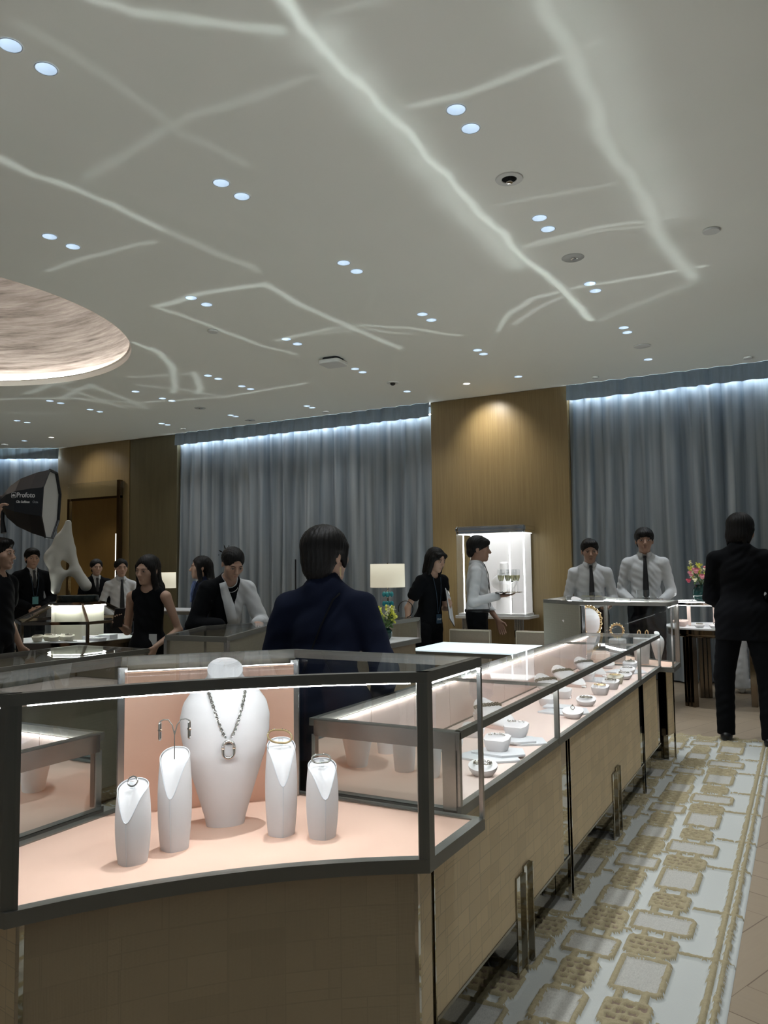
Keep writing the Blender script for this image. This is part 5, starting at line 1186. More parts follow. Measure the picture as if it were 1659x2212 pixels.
        def vest(f):   # black right half of the garment
            torso(f,.020,.88,.004,.058,armr=1.30); 
            lo=(-2,-2,-1); hi=(2,2,3); sl,X,Y,Z=f.sub(lo,hi); 
            n=rot.to_3x3()@Vector((1,0,-.32)); p=U(.0,0,1.18)
            f.v[sl]=np.maximum(f.v[sl],(X-p[0])*n.x+(Y-p[1])*n.y+(Z-p[2])*n.z)
            f.cap(U(0,-.02,1.42),U(0,-.02,1.56),.056*s,.09*s,.004,'s')
        mk('jacket_half',M['black'],vest,amp=.002,cuthem=.86)
        g=G(); vs=[];fs=[]; n=14
        for i in range(n+1):
            t=i/n; x=-.075+.14*t; z=1.425-.47*t; w_=.026+.016*math.sin(PI*t)
            for dx in (-w_,w_): p=front(P['jacket_half'] if dx<0 else P['blouse'],x+dx*.9,z+dx*.35,.014); vs.append(p)
        for i in range(n): fs.append((i*2,i*2+1,i*2+3,i*2+2))
        g.add(vs,fs); o=g.build('shawl_lapel',M['white_cloth'],root,True); sm=o.modifiers.new('s','SOLIDIFY'); sm.thickness=.006
        for k,(S,E,Wr,hd,hn,curl,sd) in A.items():
            g=G(); d=(Wr-E).normalized(); T=Matrix.Translation(E.lerp(Wr,.80))@d.to_track_quat('Z','Y').to_matrix().to_4x4(); g.lathe([(.030*s,0),(.037*s,.05*s),(.039*s,.052*s),(.030*s,.045*s)],20,T,cap=False); g.build('cuff',M['white_cloth'],root,True)
    elif outfit=='white':
        trousers('white_cloth',.03); mk('top',M['white_cloth'],lambda f:torso(f,.014,.86,.0,.056),amp=.003); 
    if outfit!='none' and legs: shoes('white_shoe' if outfit=='white' else 'black_shoe')
    return P
def lanyard(P,fld,z1,m='badge_navy',card='teal',name='badge'):
    U=P['U']; s=P['s']; g=G(); r=P['root']
    for sd in (-1,1): g.tube([P['front'](fld,sd*x,z,.006) for x,z in ((.055,1.40),(.048,1.34),(.034,1.24),(.018,1.12),(.004,z1+.05))],.0028*s,6)
    g.build('lanyard',M[m],r,True)
    c=P['front'](fld,0,z1,.012); g=G(); g.box((-.035*s,-.003,-.045*s),(.035*s,.003,.045*s),Matrix.Translation(c)); g.build('badge_card',M[card],r)
    return c
# --- near to far
P8=person((-1.66,2.60),168,1.60,'person seen from behind in a navy jacket with cropped black hair, behind the front case','backsuit','crop',True,{'L':{'e':(.24,-.02,1.10),'w':(.20,-.20,.95)},'R':{'e':(-.24,-.02,1.10),'w':(-.20,-.20,.95)}},head=(-32,0,0),res=.0055)
g=G(); U=P8['U']; J=P8['jacket']
def backsurf(P,fld,x,z,off=.004):
    p0=Vector(P['U'](x,.32,z)); p1=Vector(P['U'](x,.0,z)); best=p1
    for i in range(90):
        p=p0.lerp(p1,i/90); ix=[min(len(a)-1,max(0,int(np.searchsorted(a,c_)))) for a,c_ in zip(fld.a,p)]
        if fld.v[ix[0],ix[1],ix[2]]<.002: best=p; break
    return best+Vector((0,off,0))
g.tube([backsurf(P8,J,x,z,.002) for x,z in ((-.075,1.415),(-.05,1.39),(.0,1.28),(.05,1.16),(.10,1.04),(.14,.94))],.009,6,flat=.35); g.build('shoulder_strap',M['black'],P8['root'],True)
g=G(); c=P8['HT']@Vector((-.074,.010,-.045)); g.tube([(c.x-.004,c.y,c.z-.014+.0*k) if 0 else (c.x-.006,c.y+.008*math.sin(a)*.0+.006*math.sin(a),c.z-.022+.018*math.cos(a)) for a in [2*PI*k/16 for k in range(16)]],.0022,6,True); g.build('earring',M['gold'],P8['root'],True)
P13=person((-.46,6.93),174,1.84,'person in a black suit seen from behind, standing on the carpet at the right edge','backsuit','wavy',False,{'L':{'e':(.215,-.03,1.10),'w':(.13,-.24,.98)},'R':{'e':(-.225,-.02,1.10),'w':(-.13,-.24,1.0)}},head=(-25,12,0),res=.0065,stance=.15,step=-.05,eyes=False)
P5=person((-4.28,4.29),-32,1.56,'smiling person with long black hair in a sleeveless black dress holding a phone','dress','long',True,{'R':{'e':(-.21,.03,1.10),'w':(-.13,-.20,1.14),'hd':(.1,-.5,.8),'hn':(.6,-.6,0),'curl':.5},'L':{'e':(.235,.06,1.09),'w':(.16,-.14,.98),'hd':(-.25,-.35,-.85),'hn':(-.9,.2,0),'curl':.3}},head=(-6,10,4),res=.005)
g=G(); S_,E_2,Wr,hd,hn,cu,sd=P5['A']['R']; c=Wr+hd*.08+hn*.022; T=Matrix.Translation(c)@hn.to_track_quat('Y','Z').to_matrix().to_4x4(); g.box((-.037,-.004,-.075),(.037,.004,.075),T)
ph=tag(g.build('phone',M['phone'],None,loc=(0,0,0)),'dark phone held up by the person in the sleeveless dress','phone'); ph.matrix_world=Matrix.Translation((-4.28,4.29,0))@Matrix.Rotation(P5['root'].rotation_euler.z,4,'Z')
g=G(); c=P5['front'](P5['dress'],.10,1.02,.010); g.box((-.03,-.003,-.05),(.03,.003,.04),Matrix.Translation(c)); g.build('name_card',M['paper'],P5['root'])
P7=person((-3.90,4.66),22,1.64,'person in a half black, half white wrap blouse leaning over a glass case','blouse','bun',True,{'R':{'e':(-.25,-.06,1.14),'w':(-.13,-.31,1.17),'hd':(.5,-.8,-.1),'hn':(.0,.1,-1),'curl':.45},'L':{'e':(.25,-.08,1.15),'w':(.13,-.32,1.18),'hd':(-.3,-.9,0),'hn':(0,.1,-1),'curl':.5}},head=(0,24,0),lean=16,res=.005)
g=G(); g.tube([P7['front'](P7['blouse'],.052*math.cos(a),1.385+.035*math.sin(a),.004) for a in np.linspace(PI,2*PI,12)],.0022,6); g.build('pearl_necklace',M['print_white'],P7['root'],True)
P9=person((-3.20,6.84),48,1.64,'person in a loose black top with a clipboard, beside the table lamp','tee','bob',True,{'R':{'e':(-.25,.06,1.10),'w':(-.29,.00,.92),'hd':(0,-.1,-1)},'L':{'e':(.22,.0,1.10),'w':(.06,-.20,1.10),'hd':(-.4,-.5,.5),'hn':(-.3,.8,.4),'curl':.5}},head=(0,16,0),lean=7,res=.006)
c9=lanyard(P9,P9['top'],1.00,'badge_navy','badge_navy')
c_f=bpy.data.curves.new('badge_text','FONT'); c_f.body='STAFF'; c_f.size=.024; c_f.extrude=.0004; c_f.align_x='CENTER'; c_f.materials.append(M['print_white']); o_f=bpy.data.objects.new('badge_text',c_f); COL.objects.link(o_f)
me_=bpy.data.meshes.new_from_object(o_f.evaluated_get(bpy.context.evaluated_depsgraph_get())); bpy.data.objects.remove(o_f); o_f=bpy.data.objects.new('badge_text',me_); COL.objects.link(o_f); o_f.parent=P9['root']; o_f.location=c9+Vector((0,-.006,-.012)); o_f.rotation_euler=(PI/2,0,0)
cb=empty('clipboard',(-3.20,6.84,0),P9['root'].rotation_euler.z,'clipboard with white sheets held under the arm of the person in black','clipboard')
T=Matrix.Translation(Vector(P9['U'](.06,-.205,1.12)))@Matrix.Rotation(R(28),4,'Z')@Matrix.Rotation(R(24),4,'Y')@Matrix.Rotation(R(-12),4,'X')
g=G(); g.box((-.115,-.003,-.155),(.115,.003,.155),T); g.build('board',M['phone'],cb); g=G(); g.box((-.105,-.007,-.150),(.105,-.003,.140),T); g.build('sheets',M['paper'],cb); g=G(); g.box((-.03,-.012,.135),(.03,-.004,.16),T); g.build('clip',M['chrome'],cb)
P10=person((-2.84,7.22),86,1.74,'waiter in white shirt and black tie carrying a tray of champagne flutes','waiter','fringe',False,{'R':{'e':(-.22,.03,1.10),'w':(-.17,-.21,1.13),'hd':(.1,-1,.05),'hn':(0,.0,1),'curl':.15},'L':{'e':(.23,-.03,1.10),'w':(.20,-.16,.90),'hd':(0,-.35,-.9)}},head=(2,4,0),res=.006,skin='skin_dark')
P6=person((-5.09,5.79),-86,1.58,'person in profile with long dark hair, navy jacket and blue scarf, facing left','navysuit','long',True,{'L':{'e':(.22,.03,1.10),'w':(.16,-.17,.93),'hd':(0,-.4,-.9)}},head=(0,0,0),res=.006)
g=G(); 
for sd in (1,-1): g.tube([P6['front'](P6['shirt'],sd*x,z,.016) for x,z in ((.045,1.43),(.035,1.38),(.022,1.30),(.010,1.22))],[.020,.018,.016,.008],8,flat=.6)
g.build('scarf',M['scarf'],P6['root'],True)
P11=person((-1.96,8.14),6,1.71,'shorter waiter in white shirt and black tie, left of the two behind the far case','waiter','short',False,{'R':{'e':(-.225,.03,1.10),'w':(-.14,-.18,1.02),'hn':(0,0,1)},'L':{'e':(.225,.03,1.10),'w':(.14,-.18,1.02),'hn':(0,0,1)}},head=(0,8,0),res=.006,skin='skin_dark')
P12=person((-1.46,8.42),0,1.82,'taller waiter in white shirt and black tie, right of the two behind the far case','waiter','fringe',False,{'R':{'e':(-.225,.03,1.10),'w':(-.14,-.18,1.00),'hn':(0,0,1)},'L':{'e':(.225,.03,1.10),'w':(.14,-.18,1.00),'hn':(0,0,1)}},head=(4,2,0),res=.006,skin='skin_dark')
P2=person((-8.61,6.62),22,1.75,'person in a dark suit and tie with a teal badge, below the softbox','suit','short',False,{'R':{'e':(-.25,.0,1.10),'w':(-.05,-.18,.96),'hd':(.7,-.3,-.5),'hn':(0,.8,-.3)},'L':{'e':(.25,.0,1.10),'w':(.05,-.18,.96),'hd':(-.7,-.3,-.5),'hn':(0,.8,-.3)}},head=(-8,4,0),res=.0075)
lanyard(P2,P2['jacket'],1.06,'badge_navy','teal')
P3=person((-8.46,7.51),14,1.62,'person in a black suit and white shirt with tied-back hair, in front of the mirror','suit','updo',True,head=(0,2,0),res=.008)
P4=person((-7.38,6.93),12,1.60,'person in white shirt and black tie with a fringe, behind the long-haired person','waiter','bob' if 0 else 'updo',True,{'R':{'e':(-.23,.02,1.10),'w':(-.12,-.16,.95)},'L':{'e':(.23,.02,1.10),'w':(.12,-.16,.95)}},head=(0,2,0),res=.0075)
P1=person((-5.36,3.83),62,1.70,'photographer in black raising a softbox at the left edge','tee','short',False,{'R':{'e':(-.27,-.10,1.56),'w':(-.22,-.10,1.80),'hd':(.0,-.15,1),'hn':(.3,-1,0),'curl':.7},'L':{'e':(.24,.04,1.10),'w':(.25,-.04,.9)}},res=.0065)
P14=person((-.60,9.66),178,1.62,'person in white trousers mostly hidden behind the suited person at right','white','updo',True,eyes=False,res=.009)
# ------------------------------------------------------------ furniture and props inside the room
def carpet(name,x0,x1,y0,y1,res,label,cols,ystart,border):
    xs=np.arange(x0,x1+res/2,res); ys=np.arange(y0,y1+res/2,res); X,Y=np.meshgrid((xs[:-1]+xs[1:])/2,(ys[:-1]+ys[1:])/2,indexing='ij')
    jr=np.random.default_rng(3); nx,ny=X.shape
    def smooth(a,n=1):
        for _ in range(n): a=(a+np.roll(a,1,0)+np.roll(a,-1,0)+np.roll(a,1,1)+np.roll(a,-1,1))/5
        return a
    jx=smooth(jr.standard_normal(X.shape),2)*.0034; jy=smooth(jr.standard_normal(X.shape),2)*.0034
    K=np.zeros(X.shape,dtype=np.int8); XX,YY=X+jx,Y+jy
    def rr(a,b,c,d,r=.02):
        cx,cy=(a+b)/2,(c+d)/2; qx=np.abs(XX-cx)-(b-a)/2+r; qy=np.abs(YY-cy)-(d-c)/2+r
        return np.hypot(np.maximum(qx,0),np.maximum(qy,0))+np.minimum(np.maximum(qx,qy),0)-r
    def frame(a,b,c,d,fill,w_=.022):
        o=rr(a,b,c,d,.03)<0; i=rr(a+w_,b-w_,c+w_,d-w_,.006)<0; K[o]=1; K[i]=fill
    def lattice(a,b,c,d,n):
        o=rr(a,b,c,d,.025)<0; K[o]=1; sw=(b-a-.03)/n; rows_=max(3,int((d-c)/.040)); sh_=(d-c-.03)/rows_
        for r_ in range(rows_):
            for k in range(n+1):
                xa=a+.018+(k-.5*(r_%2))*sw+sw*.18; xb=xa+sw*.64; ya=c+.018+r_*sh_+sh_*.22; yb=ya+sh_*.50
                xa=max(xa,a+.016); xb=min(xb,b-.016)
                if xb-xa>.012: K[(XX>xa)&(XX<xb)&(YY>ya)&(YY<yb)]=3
    def nubs(a,b,c,d):
        for t in (.25,.72): x=a+(b-a)*t; K[(np.abs(XX-x)<.013)&(YY>c)&(YY<d)]=1
    def cord(y,a,b,w_=.006): K[(np.abs(YY-y)<w_)&(XX>a)&(XX<b)]=1
    P=.925
    for ci,(a,b,flip,wide) in enumerate(cols):
        base=ystart-P*2
        for n in range(10):
            o=base+n*P
            seq=[('g',0,.265),('w',.28,.43),('l',.48,.66),('s',.71,.87)] if not flip else [('s',-.04,.15),('l',.19,.36),('w',.41,.61),('g',.63,.86)]
            for kind,c,d in seq:
                if o+d<y0 or o+c>y1-.04: continue
                if kind=='g': frame(a,b,o+c,o+d,2)
                elif kind=='l': frame(a-.025,b+wide,o+c,o+d,2,.02)
                elif kind=='w': lattice(a-.005,b+.0,o+c,o+d,4)
                else: lattice(a+.012,b-.012,o+c,o+d,3)
            e=[seq[i][2] for i in range(4)]; f=[seq[i][1] for i in range(4)]
            for i in range(4):
                nx_=(f[i+1] if i<3 else f[0]+P); nubs(a,b,o+e[i]-.01,o+nx_+.01)
            if ci==0 and border:
                cord(o+.35,b,x1); cord(o+.77,b,x1)
            cord(o+.46,a-.2,a,.005); cord(o+.10,a-.2,a,.005) if flip else None
    if border:
        K[(X>x1-.085)]=0
        for y in [ystart-2*P+n*P+k for n in range(10) for k in (.35,.77)]: cord(y,x1-.09,x1,.006)
        K[(XX>x1-.080)&(XX<x1-.057)]=1; K[(XX>x1-.047)&(XX<x1-.026)]=1
        K[(YY>y1-.085)]=0; K[(YY>y1-.10)&(YY<y1-.075)]=1
        for k in range(40): x=x1-.14*k; K[(np.abs(XX-x)<.02)&(YY>y1-.075)&(YY<y1-.02)]=1
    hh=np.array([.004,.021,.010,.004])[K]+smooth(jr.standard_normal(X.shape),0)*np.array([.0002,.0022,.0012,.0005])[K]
    hv=np.zeros((nx+1,ny+1)); ct=np.zeros_like(hv)
    for i in (0,1):
        for j in (0,1): hv[i:nx+i,j:ny+j]+=hh; ct[i:nx+i,j:ny+j]+=1
    hv/=ct
    hv[0,:]=hv[-1,:]=0; hv[:,0]=hv[:,-1]=0
    VX,VY=np.meshgrid(xs,ys,indexing='ij'); V=np.stack([VX+(x0+x1)*0,VY,hv],-1).reshape(-1,3)
    idx=np.arange((nx+1)*(ny+1)).reshape(nx+1,ny+1); F=np.stack([idx[:-1,:-1],idx[1:,:-1],idx[1:,1:],idx[:-1,1:]],-1).reshape(-1,4)
    me=bpy.data.meshes.new(name); me.vertices.add(len(V)); me.vertices.foreach_set('co',V.astype(np.float32).ravel()); me.loops.add(len(F)*4); me.loops.foreach_set('vertex_index',F.astype(np.int32).ravel()); me.polygons.add(len(F)); me.polygons.foreach_set('loop_start',np.arange(0,len(F)*4,4,dtype=np.int32))
    for k in ('rug_cream','rug_gold','rug_grey','rug_pink_shade'): me.materials.append(M[k])
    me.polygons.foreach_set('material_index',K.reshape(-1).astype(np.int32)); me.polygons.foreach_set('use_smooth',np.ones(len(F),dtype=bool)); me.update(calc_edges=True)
    o=bpy.data.objects.new(name,me); COL.objects.link(o); o.location.z=.001; return tag(o,label,'carpet')
cols=[(-.655,-.475,False,.035),(-.845,-.690,True,.02),(-1.035,-.895,False,.0),(-1.225,-1.085,True,.0),(-1.415,-1.275,False,.0)]
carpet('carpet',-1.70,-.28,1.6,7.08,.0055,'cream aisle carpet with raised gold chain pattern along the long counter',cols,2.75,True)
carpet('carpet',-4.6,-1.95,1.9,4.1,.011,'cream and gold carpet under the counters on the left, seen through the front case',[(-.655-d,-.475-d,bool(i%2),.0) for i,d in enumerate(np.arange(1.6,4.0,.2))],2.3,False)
# ---- central hexagonal vitrine
HC=(-5.74,4.894)
def hexagon(): 
    a0=math.atan2(-.883,.468)+PI/6
    root=empty('hexagonal_vitrine',(*HC,0),0,'six-sided glass vitrine with sloping lit top, under the white sculpture','display case')
    pt=lambda r,k,z: (r*math.cos(a0+k*PI/3),r*math.sin(a0+k*PI/3),z)
    poly=lambda r:[pt(r,k,0)[:2] for k in range(6)]
    R0,R1=.56,.235
    g=G(); ring(g,poly(R0),.03,.815,.845); g.build('lower_rail',M['bronze'],root)
    g=G(); ring(g,poly(R0),.022,.995,1.02); g.build('middle_rail',M['bronze'],root)
    g=G(); ring(g,poly(R1+.02),.03,1.145,1.165); g.prism(poly(R1+.01),1.15,1.17); g.build('top_ring',M['bronze'],root)
    for k in range(6):
        g=G(); g.bar(pt(R0-.012,k,.84),pt(R0-.012,k,1.0),.02,.02); g.bar(pt(R0-.012,k,1.01),pt(R1+.01,k,1.155),.022,.018); g.build('corner_bar',M['bronze'],root)
        g=G(); g.add([pt(R0-.012,k,.845),pt(R0-.012,k+1,.845),pt(R0-.012,k+1,.995),pt(R0-.012,k,.995)],[(0,1,2,3)]); g.build('side_glass',M['glass'],root)
        g=G(); g.add([pt(R0-.012,k,1.015),pt(R0-.012,k+1,1.015),pt(R1+.01,k+1,1.155),pt(R1+.01,k,1.155)],[(0,1,2,3)]); g.build('sloping_glass',M['glass'],root)
        g=G(); a=Vector(pt(R1+.025,k,1.140)); b=Vector(pt(R1+.025,k+1,1.140)); g.tube([a.lerp(b,.06),a.lerp(b,.94)],.004,5); g.build('light_strip',emis('vitrine_led',(.95,1,.95),105) if k==0 else bpy.data.materials['vitrine_led'],root)
    g=G(); g.prism(poly(R0-.02),.83,.848); g.build('display_floor',M['white_plate'],root)
    g=G(); g.prism(poly(R1+.0),.848,1.148); g.build('core_panel',M['cream_display'],root)
    g=G(); g.prism(poly(R0-.05),.60,.815); g.build('drawer_body',M['bronze'],root)
    for k in range(6):
        g=G(); g.bar(pt(R0-.10,k,.0),pt(R0-.10,k,.60),.035,.035); g.build('leg',M['bronze'],root)
    return root,pt,R0,R1
hx,hpt,R0_,R1_=hexagon()
def on_hex(k,u,v,z=.849):   # u along side k (0..1), v from the glass (0) inwards
    a=Vector(hpt(R0_-.05,k,z)); b=Vector(hpt(R0_-.05,k+1,z)); p=a.lerp(b,u); c=Vector((0,0,z)); q=p.lerp(c,v); return (HC[0]+q.x,HC[1]+q.y,z)
ra=math.atan2(.49,.26)-PI/2
for i,(u,v,kd) in enumerate(((.10,.12,'oval'),(.12,.34,'block'),(.26,.22,'block'),(.42,.10,'oval'),(.56,.26,'block'),(.68,.14,'block'))):
    side5=-1
    p=on_hex(side5,u,v); lab=['leftmost small cream riser','cream riser behind the leftmost one','second cream riser from left','front middle cream oval riser','rear middle cream riser','rightmost cream riser'][i]
    o=blob('oval_riser' if kd=='oval' else 'block_riser',p,R(20),oval if kd=='oval' else block,.05,.3,'cream_display',lab+' in the front of the hexagonal vitrine',None,.6); o.scale=(1.0,1.0,1.0)
    q=(p[0],p[1],p[2]+.052); studs(q,R(20),'studs' if i in (3,4) else 'pile','silver jewel on the '+lab+' of the vitrine')
for i,(u,v) in enumerate(((.30,.10),(.62,.16))):
    p=on_hex(-1,u,v,.8485); g=G(); g.prism([(-.07,-.04),(.07,-.05),(.09,.04),(-.05,.05)],0,.006); tag(g.build('display_plate',M['white_plate'],None,loc=p),'%s white plate in the front side of the vitrine'%('left','right')[i],'display plate')
for i,(u,v,w_) in enumerate(((.25,.14,.16),(.30,.40,.13),(.62,.22,.14))):
    p=on_hex(0,u,v,.849); g=G(); g.box((-w_/2,-.045,0),(w_/2,.045,.022+.008*i)); tag(g.build('jewellery_tray',M['white_plate'],None,loc=p,bevel=.002),'%s pale tray in the right side of the vitrine'%('front','back','far right')[i],'tray')
# sculpture
g=G(); g.lathe([(.001,0),(.172,0),(.175,.004),(.175,.052),(.170,.056),(.001,.056)],48,cap=False); tag(g.build('stone_plinth',M['black_stone'],None,True,loc=(*HC,1.171)),'round black stone plinth under the white sculpture','plinth')
f=Field(axis(-.30,.30,[],.006),axis(-.14,.14,[],.006),axis(-.01,.74,[],.006))
f.cap((-.035,0,.665),(-.085,0,.50),.022,.060,.03,fy=.55); f.cap((-.085,0,.50),(-.150,0,.345),.060,.082,.04,fy=.5); f.cap((-.150,0,.345),(-.118,0,.19),.080,.058,.04,fy=.6); f.cap((-.118,0,.19),(-.135,0,.05),.058,.040,.04,fy=.9)
f.cap((-.035,0,.665),(-.015,.01,.42),.020,.040,.03,fy=.8); f.cap((-.015,.01,.42),(.040,0,.22),.040,.040,.04,fy=1.2); f.cap((.040,0,.22),(.125,0,.085),.046,.052,.03); f.cap((-.118,0,.20),(.02,0,.22),.035,.030,.05); f.cap((-.07,.0,.50),(-.04,.0,.36),.06,.05,.05,fy=.5)
f.ell((-.062,0,.275),(.026,.2,.050),.02,'s',Rm=Matrix.Rotation(R(-28),3,'Y')); f.ell((-.165,-.06,.315),(.03,.03,.06),.02,'s'); f.plane_cut((0,0,.0),(0,0,-1),(-1,-1,-1),(1,1,.01))
o=f.mesh('sculpture',M['marble_sculpt'],None); o.location=(HC[0]-.05,HC[1]-.03,1.228); o.scale=(.97,.97,.97); o.rotation_euler=(0,0,look(0,HC)); tag(o,'white abstract carved stone sculpture with a hole, on the hexagonal vitrine','sculpture')
# ---- softbox
def softbox():
    root=empty('softbox_light',(-5.49,3.95,1.98),0,'large black octagonal softbox light raised over the visitors at left','softbox')
    ax=(Vector((-5.22,4.12,1.965))-Vector((-5.49,3.95,1.98))).normalized(); 
    yaw=math.atan2(ax.y,ax.x); ax=Matrix.Rotation(R(5),3,'Z')@ax
    q=ax.to_track_quat('Z','Y').to_matrix().to_4x4(); n=8; vs=[];fs=[]; prof=[(.055,0),(.13,.055),(.20,.14),(.255,.26),(.285,.36)]
    for r_,z in prof:
        for k in range(n): a=2*PI*(k+.5)/n; vs.append(q@Vector((r_*math.cos(a),r_*math.sin(a),z)))
    for i in range(len(prof)-1):
        for k in range(n): fs.append((i*n+k,i*n+(k+1)%n,(i+1)*n+(k+1)%n,(i+1)*n+k))
    fs.append(tuple(range(n-1,-1,-1))); g=G(); g.add(vs,fs); g.build('shell',M['softblack'],root)
    g=G(); g.tube([vs[(len(prof)-1)*n+k] for k in range(n)],.008,6,True); g.build('rim',M['softblack'],root)
    g=G(); g.add([q@Vector((.276*math.cos(2*PI*(k+.5)/n),.276*math.sin(2*PI*(k+.5)/n),.345)) for k in range(n)],[tuple(range(n))]); g.build('diffuser',M['softwhite'],root)
    g=G(); g.lathe([(.001,-.09),(.05,-.09),(.055,0),(.06,.01)],20,q,cap=False); g.build('light_head',M['softblack'],root,True)
    g=G(); g.tube([(0,0,-.03),(.0,0,-.14),(.02,0,-.24)],[.018,.015,.022],10); g.build('handle',M['softblack'],root,True)
    # printed words on the side that faces the photographer
    cam_dir=(Vector((0,0,1.42))-root.location).normalized(); best=None
    for k in range(n):
        a,b,c=[Vector(vs[j]) for j in (2*n+k,2*n+(k+1)%n,3*n+k)]; nn=(b-a).cross(c-a).normalized(); ctr=(Vector(vs[2*n+k])+Vector(vs[2*n+(k+1)%n])+Vector(vs[3*n+k])+Vector(vs[3*n+(k+1)%n]))/4
        if nn.dot(ctr)<0: nn=-nn
        s_=nn.dot(cam_dir)
        if best is None or s_>best[0]: best=(s_,k,nn,ctr)
    _,k,nn,ctr=best; xdir=(ax-nn*ax.dot(nn)).normalized(); ydir=nn.cross(xdir)
    if ydir.z<0: ydir=-ydir; xdir=-xdir if False else xdir
    Tm=Matrix((xdir,ydir,nn)).transposed().to_4x4()
    if Tm.determinant()<0: xdir=-xdir; Tm=Matrix((xdir,ydir,nn)).transposed().to_4x4()
    for txt,sz,dy,m,dx in (('Profoto',.052,.030,'print_white',-.045),('Clic Softbox',.024,-.012,'print_white',-.045),('Octa',.024,-.012,'print_grey',.100)):
        c=bpy.data.curves.new('printed_text','FONT'); c.body=txt; c.size=sz; c.extrude=.0006; c.materials.append(M[m]); c.offset=.0007
        o=bpy.data.objects.new('printed_text',c); COL.objects.link(o); me_=bpy.data.meshes.new_from_object(o.evaluated_get(bpy.context.evaluated_depsgraph_get())); bpy.data.objects.remove(o); o=bpy.data.objects.new('printed_text',me_); COL.objects.link(o); o.parent=root; o.matrix_local=Matrix.Translation(ctr+nn*.006+xdir*(dx)+ydir*dy)@Tm
    g=G(); T2=Matrix.Translation(ctr+nn*.004-xdir*.072+ydir*.046)@Tm; pts=strect(.040,.040,.010,4); g.tube([(x,y,0) for x,y in pts],.0016,5,True,T=T2); g.prism([(.013*math.cos(a),-.010+.018*math.sin(a)) for a in np.linspace(0,PI,10)],0,.002,T2); g.build('printed_emblem',M['print_white'],root)
softbox()
# ---- glass-topped case the person in the wrap blouse leans on
def flat_case(poly,zt,zb,label,fabric='grass_grey',glassfront=None,topmat='glass_top',z0=.0):
    root=empty('glass_topped_case',(0,0,0),0,label,'display case')
    cx=sum(p[0] for p in poly)/len(poly); cy=sum(p[1] for p in poly)/len(poly); root.location=(cx,cy,0); P_=[(x-cx,y-cy) for x,y in poly]
    g=G(); ring(g,P_,.022,zt-.03,zt); g.build('top_rail',M['trimmetal'],root)
    if topmat=='glass_top':
        g=G(); g.prism(offset_poly(P_,.01),zt-.008,zt+.002); g.build('top_glass',M['glass_top'],root); g=G(); g.prism(offset_poly(P_,.02),zb-.02,zb); g.build('display_floor',M['pale_peach'],root)
        n=len(P_)
        for i in range(n):
            a,b=P_[i],P_[(i+1)%n]; g=G(); wallstrip(g,[tuple(Vector(a)*.975),tuple(Vector(b)*.975)],.006,zb,zt-.03); g.build('side_glass' if i in (glassfront or ()) else 'side_panel',M['glass'] if i in (glassfront or ()) else M[fabric],root,boxuv=True)
            g=G(); p=Vector(a)*.97; g.box((p.x-.012,p.y-.012,zb),(p.x+.012,p.y+.012,zt-.02)); g.build('post',M['steel'],root)
    else:
        g=G(); g.prism(offset_poly(P_,.012),zt-.025,zt+.003); g.build('table_top',M[topmat],root,bevel=.002); g=G(); g.prism(offset_poly(P_,.03),zb,zt-.03); g.build('side_panel',M[fabric],root,boxuv=True)
    g=G(); g.prism(offset_poly(P_,.05),z0+.12,zb-.02); g.build('cabinet_body',M[fabric],root,boxuv=True)
    g=G(); g.prism(offset_poly(P_,.10),z0,z0+.12); g.build('plinth',M['mirror_dark'],root)
    return root
flat_case([(-3.35,3.49),(-2.90,3.51),(-3.42,4.80),(-3.66,4.18)],1.05,.82,'glass-topped case with woven side under the hands of the leaning person',glassfront=(0,))
for i,(x,y) in enumerate(((-3.24,3.62),(-3.05,3.62))): item(x,y,'block','pile','%s white riser in the case below the leaning person'%('left','right')[i],'%s jewel in the case below the leaning person'%('left','right')[i],0,z=.822)
flat_case([(-4.42,2.15),(-3.76,2.15),(-3.76,3.78),(-4.42,3.78)],.93,.72,'dark-railed glass counter at left between the front case and the hexagonal vitrine','grass_grey',glassfront=(0,1))
flat_case([(-2.98,4.20),(-2.335,4.20),(-2.335,4.87),(-2.98,4.87)],.95,.60,'desk with a white marble top and woven sides beside the yellow flowers','grass_fine',topmat='marble')
flat_case([(-3.52,5.36),(-2.98,5.36),(-2.98,6.20),(-3.52,6.20)],1.0,.80,'glass-topped case carrying the table lamp','grass_grey',glassfront=(1,))
def table(x0,x1,y0,y1,z,label,m,th=.05):
    root=empty('table',((x0+x1)/2,(y0+y1)/2,0),0,label,'table'); w_,d_=(x1-x0)/2,(y1-y0)/2
    g=G(); g.box((-w_,-d_,z-.012),(w_,d_,z)); g.build('table_top',M[m],root,bevel=.002); g=G(); g.box((-w_+.004,-d_+.004,z-th),(w_-.004,d_-.004,z-.0125)); g.build('apron',M['trimmetal'],root)
    for sx in (-1,1):
        for sy in (-1,1): g=G(); g.box((sx*(w_-.04)-.02,sy*(d_-.04)-.02,0),(sx*(w_-.04)+.02,sy*(d_-.04)+.02,z-th)); g.build('leg',M['bronze'],root)
    return root
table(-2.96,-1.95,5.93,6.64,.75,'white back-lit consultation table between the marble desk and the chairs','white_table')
table(-7.65,-6.30,7.30,7.90,.95,'white table at far left behind the long-haired person','marble')
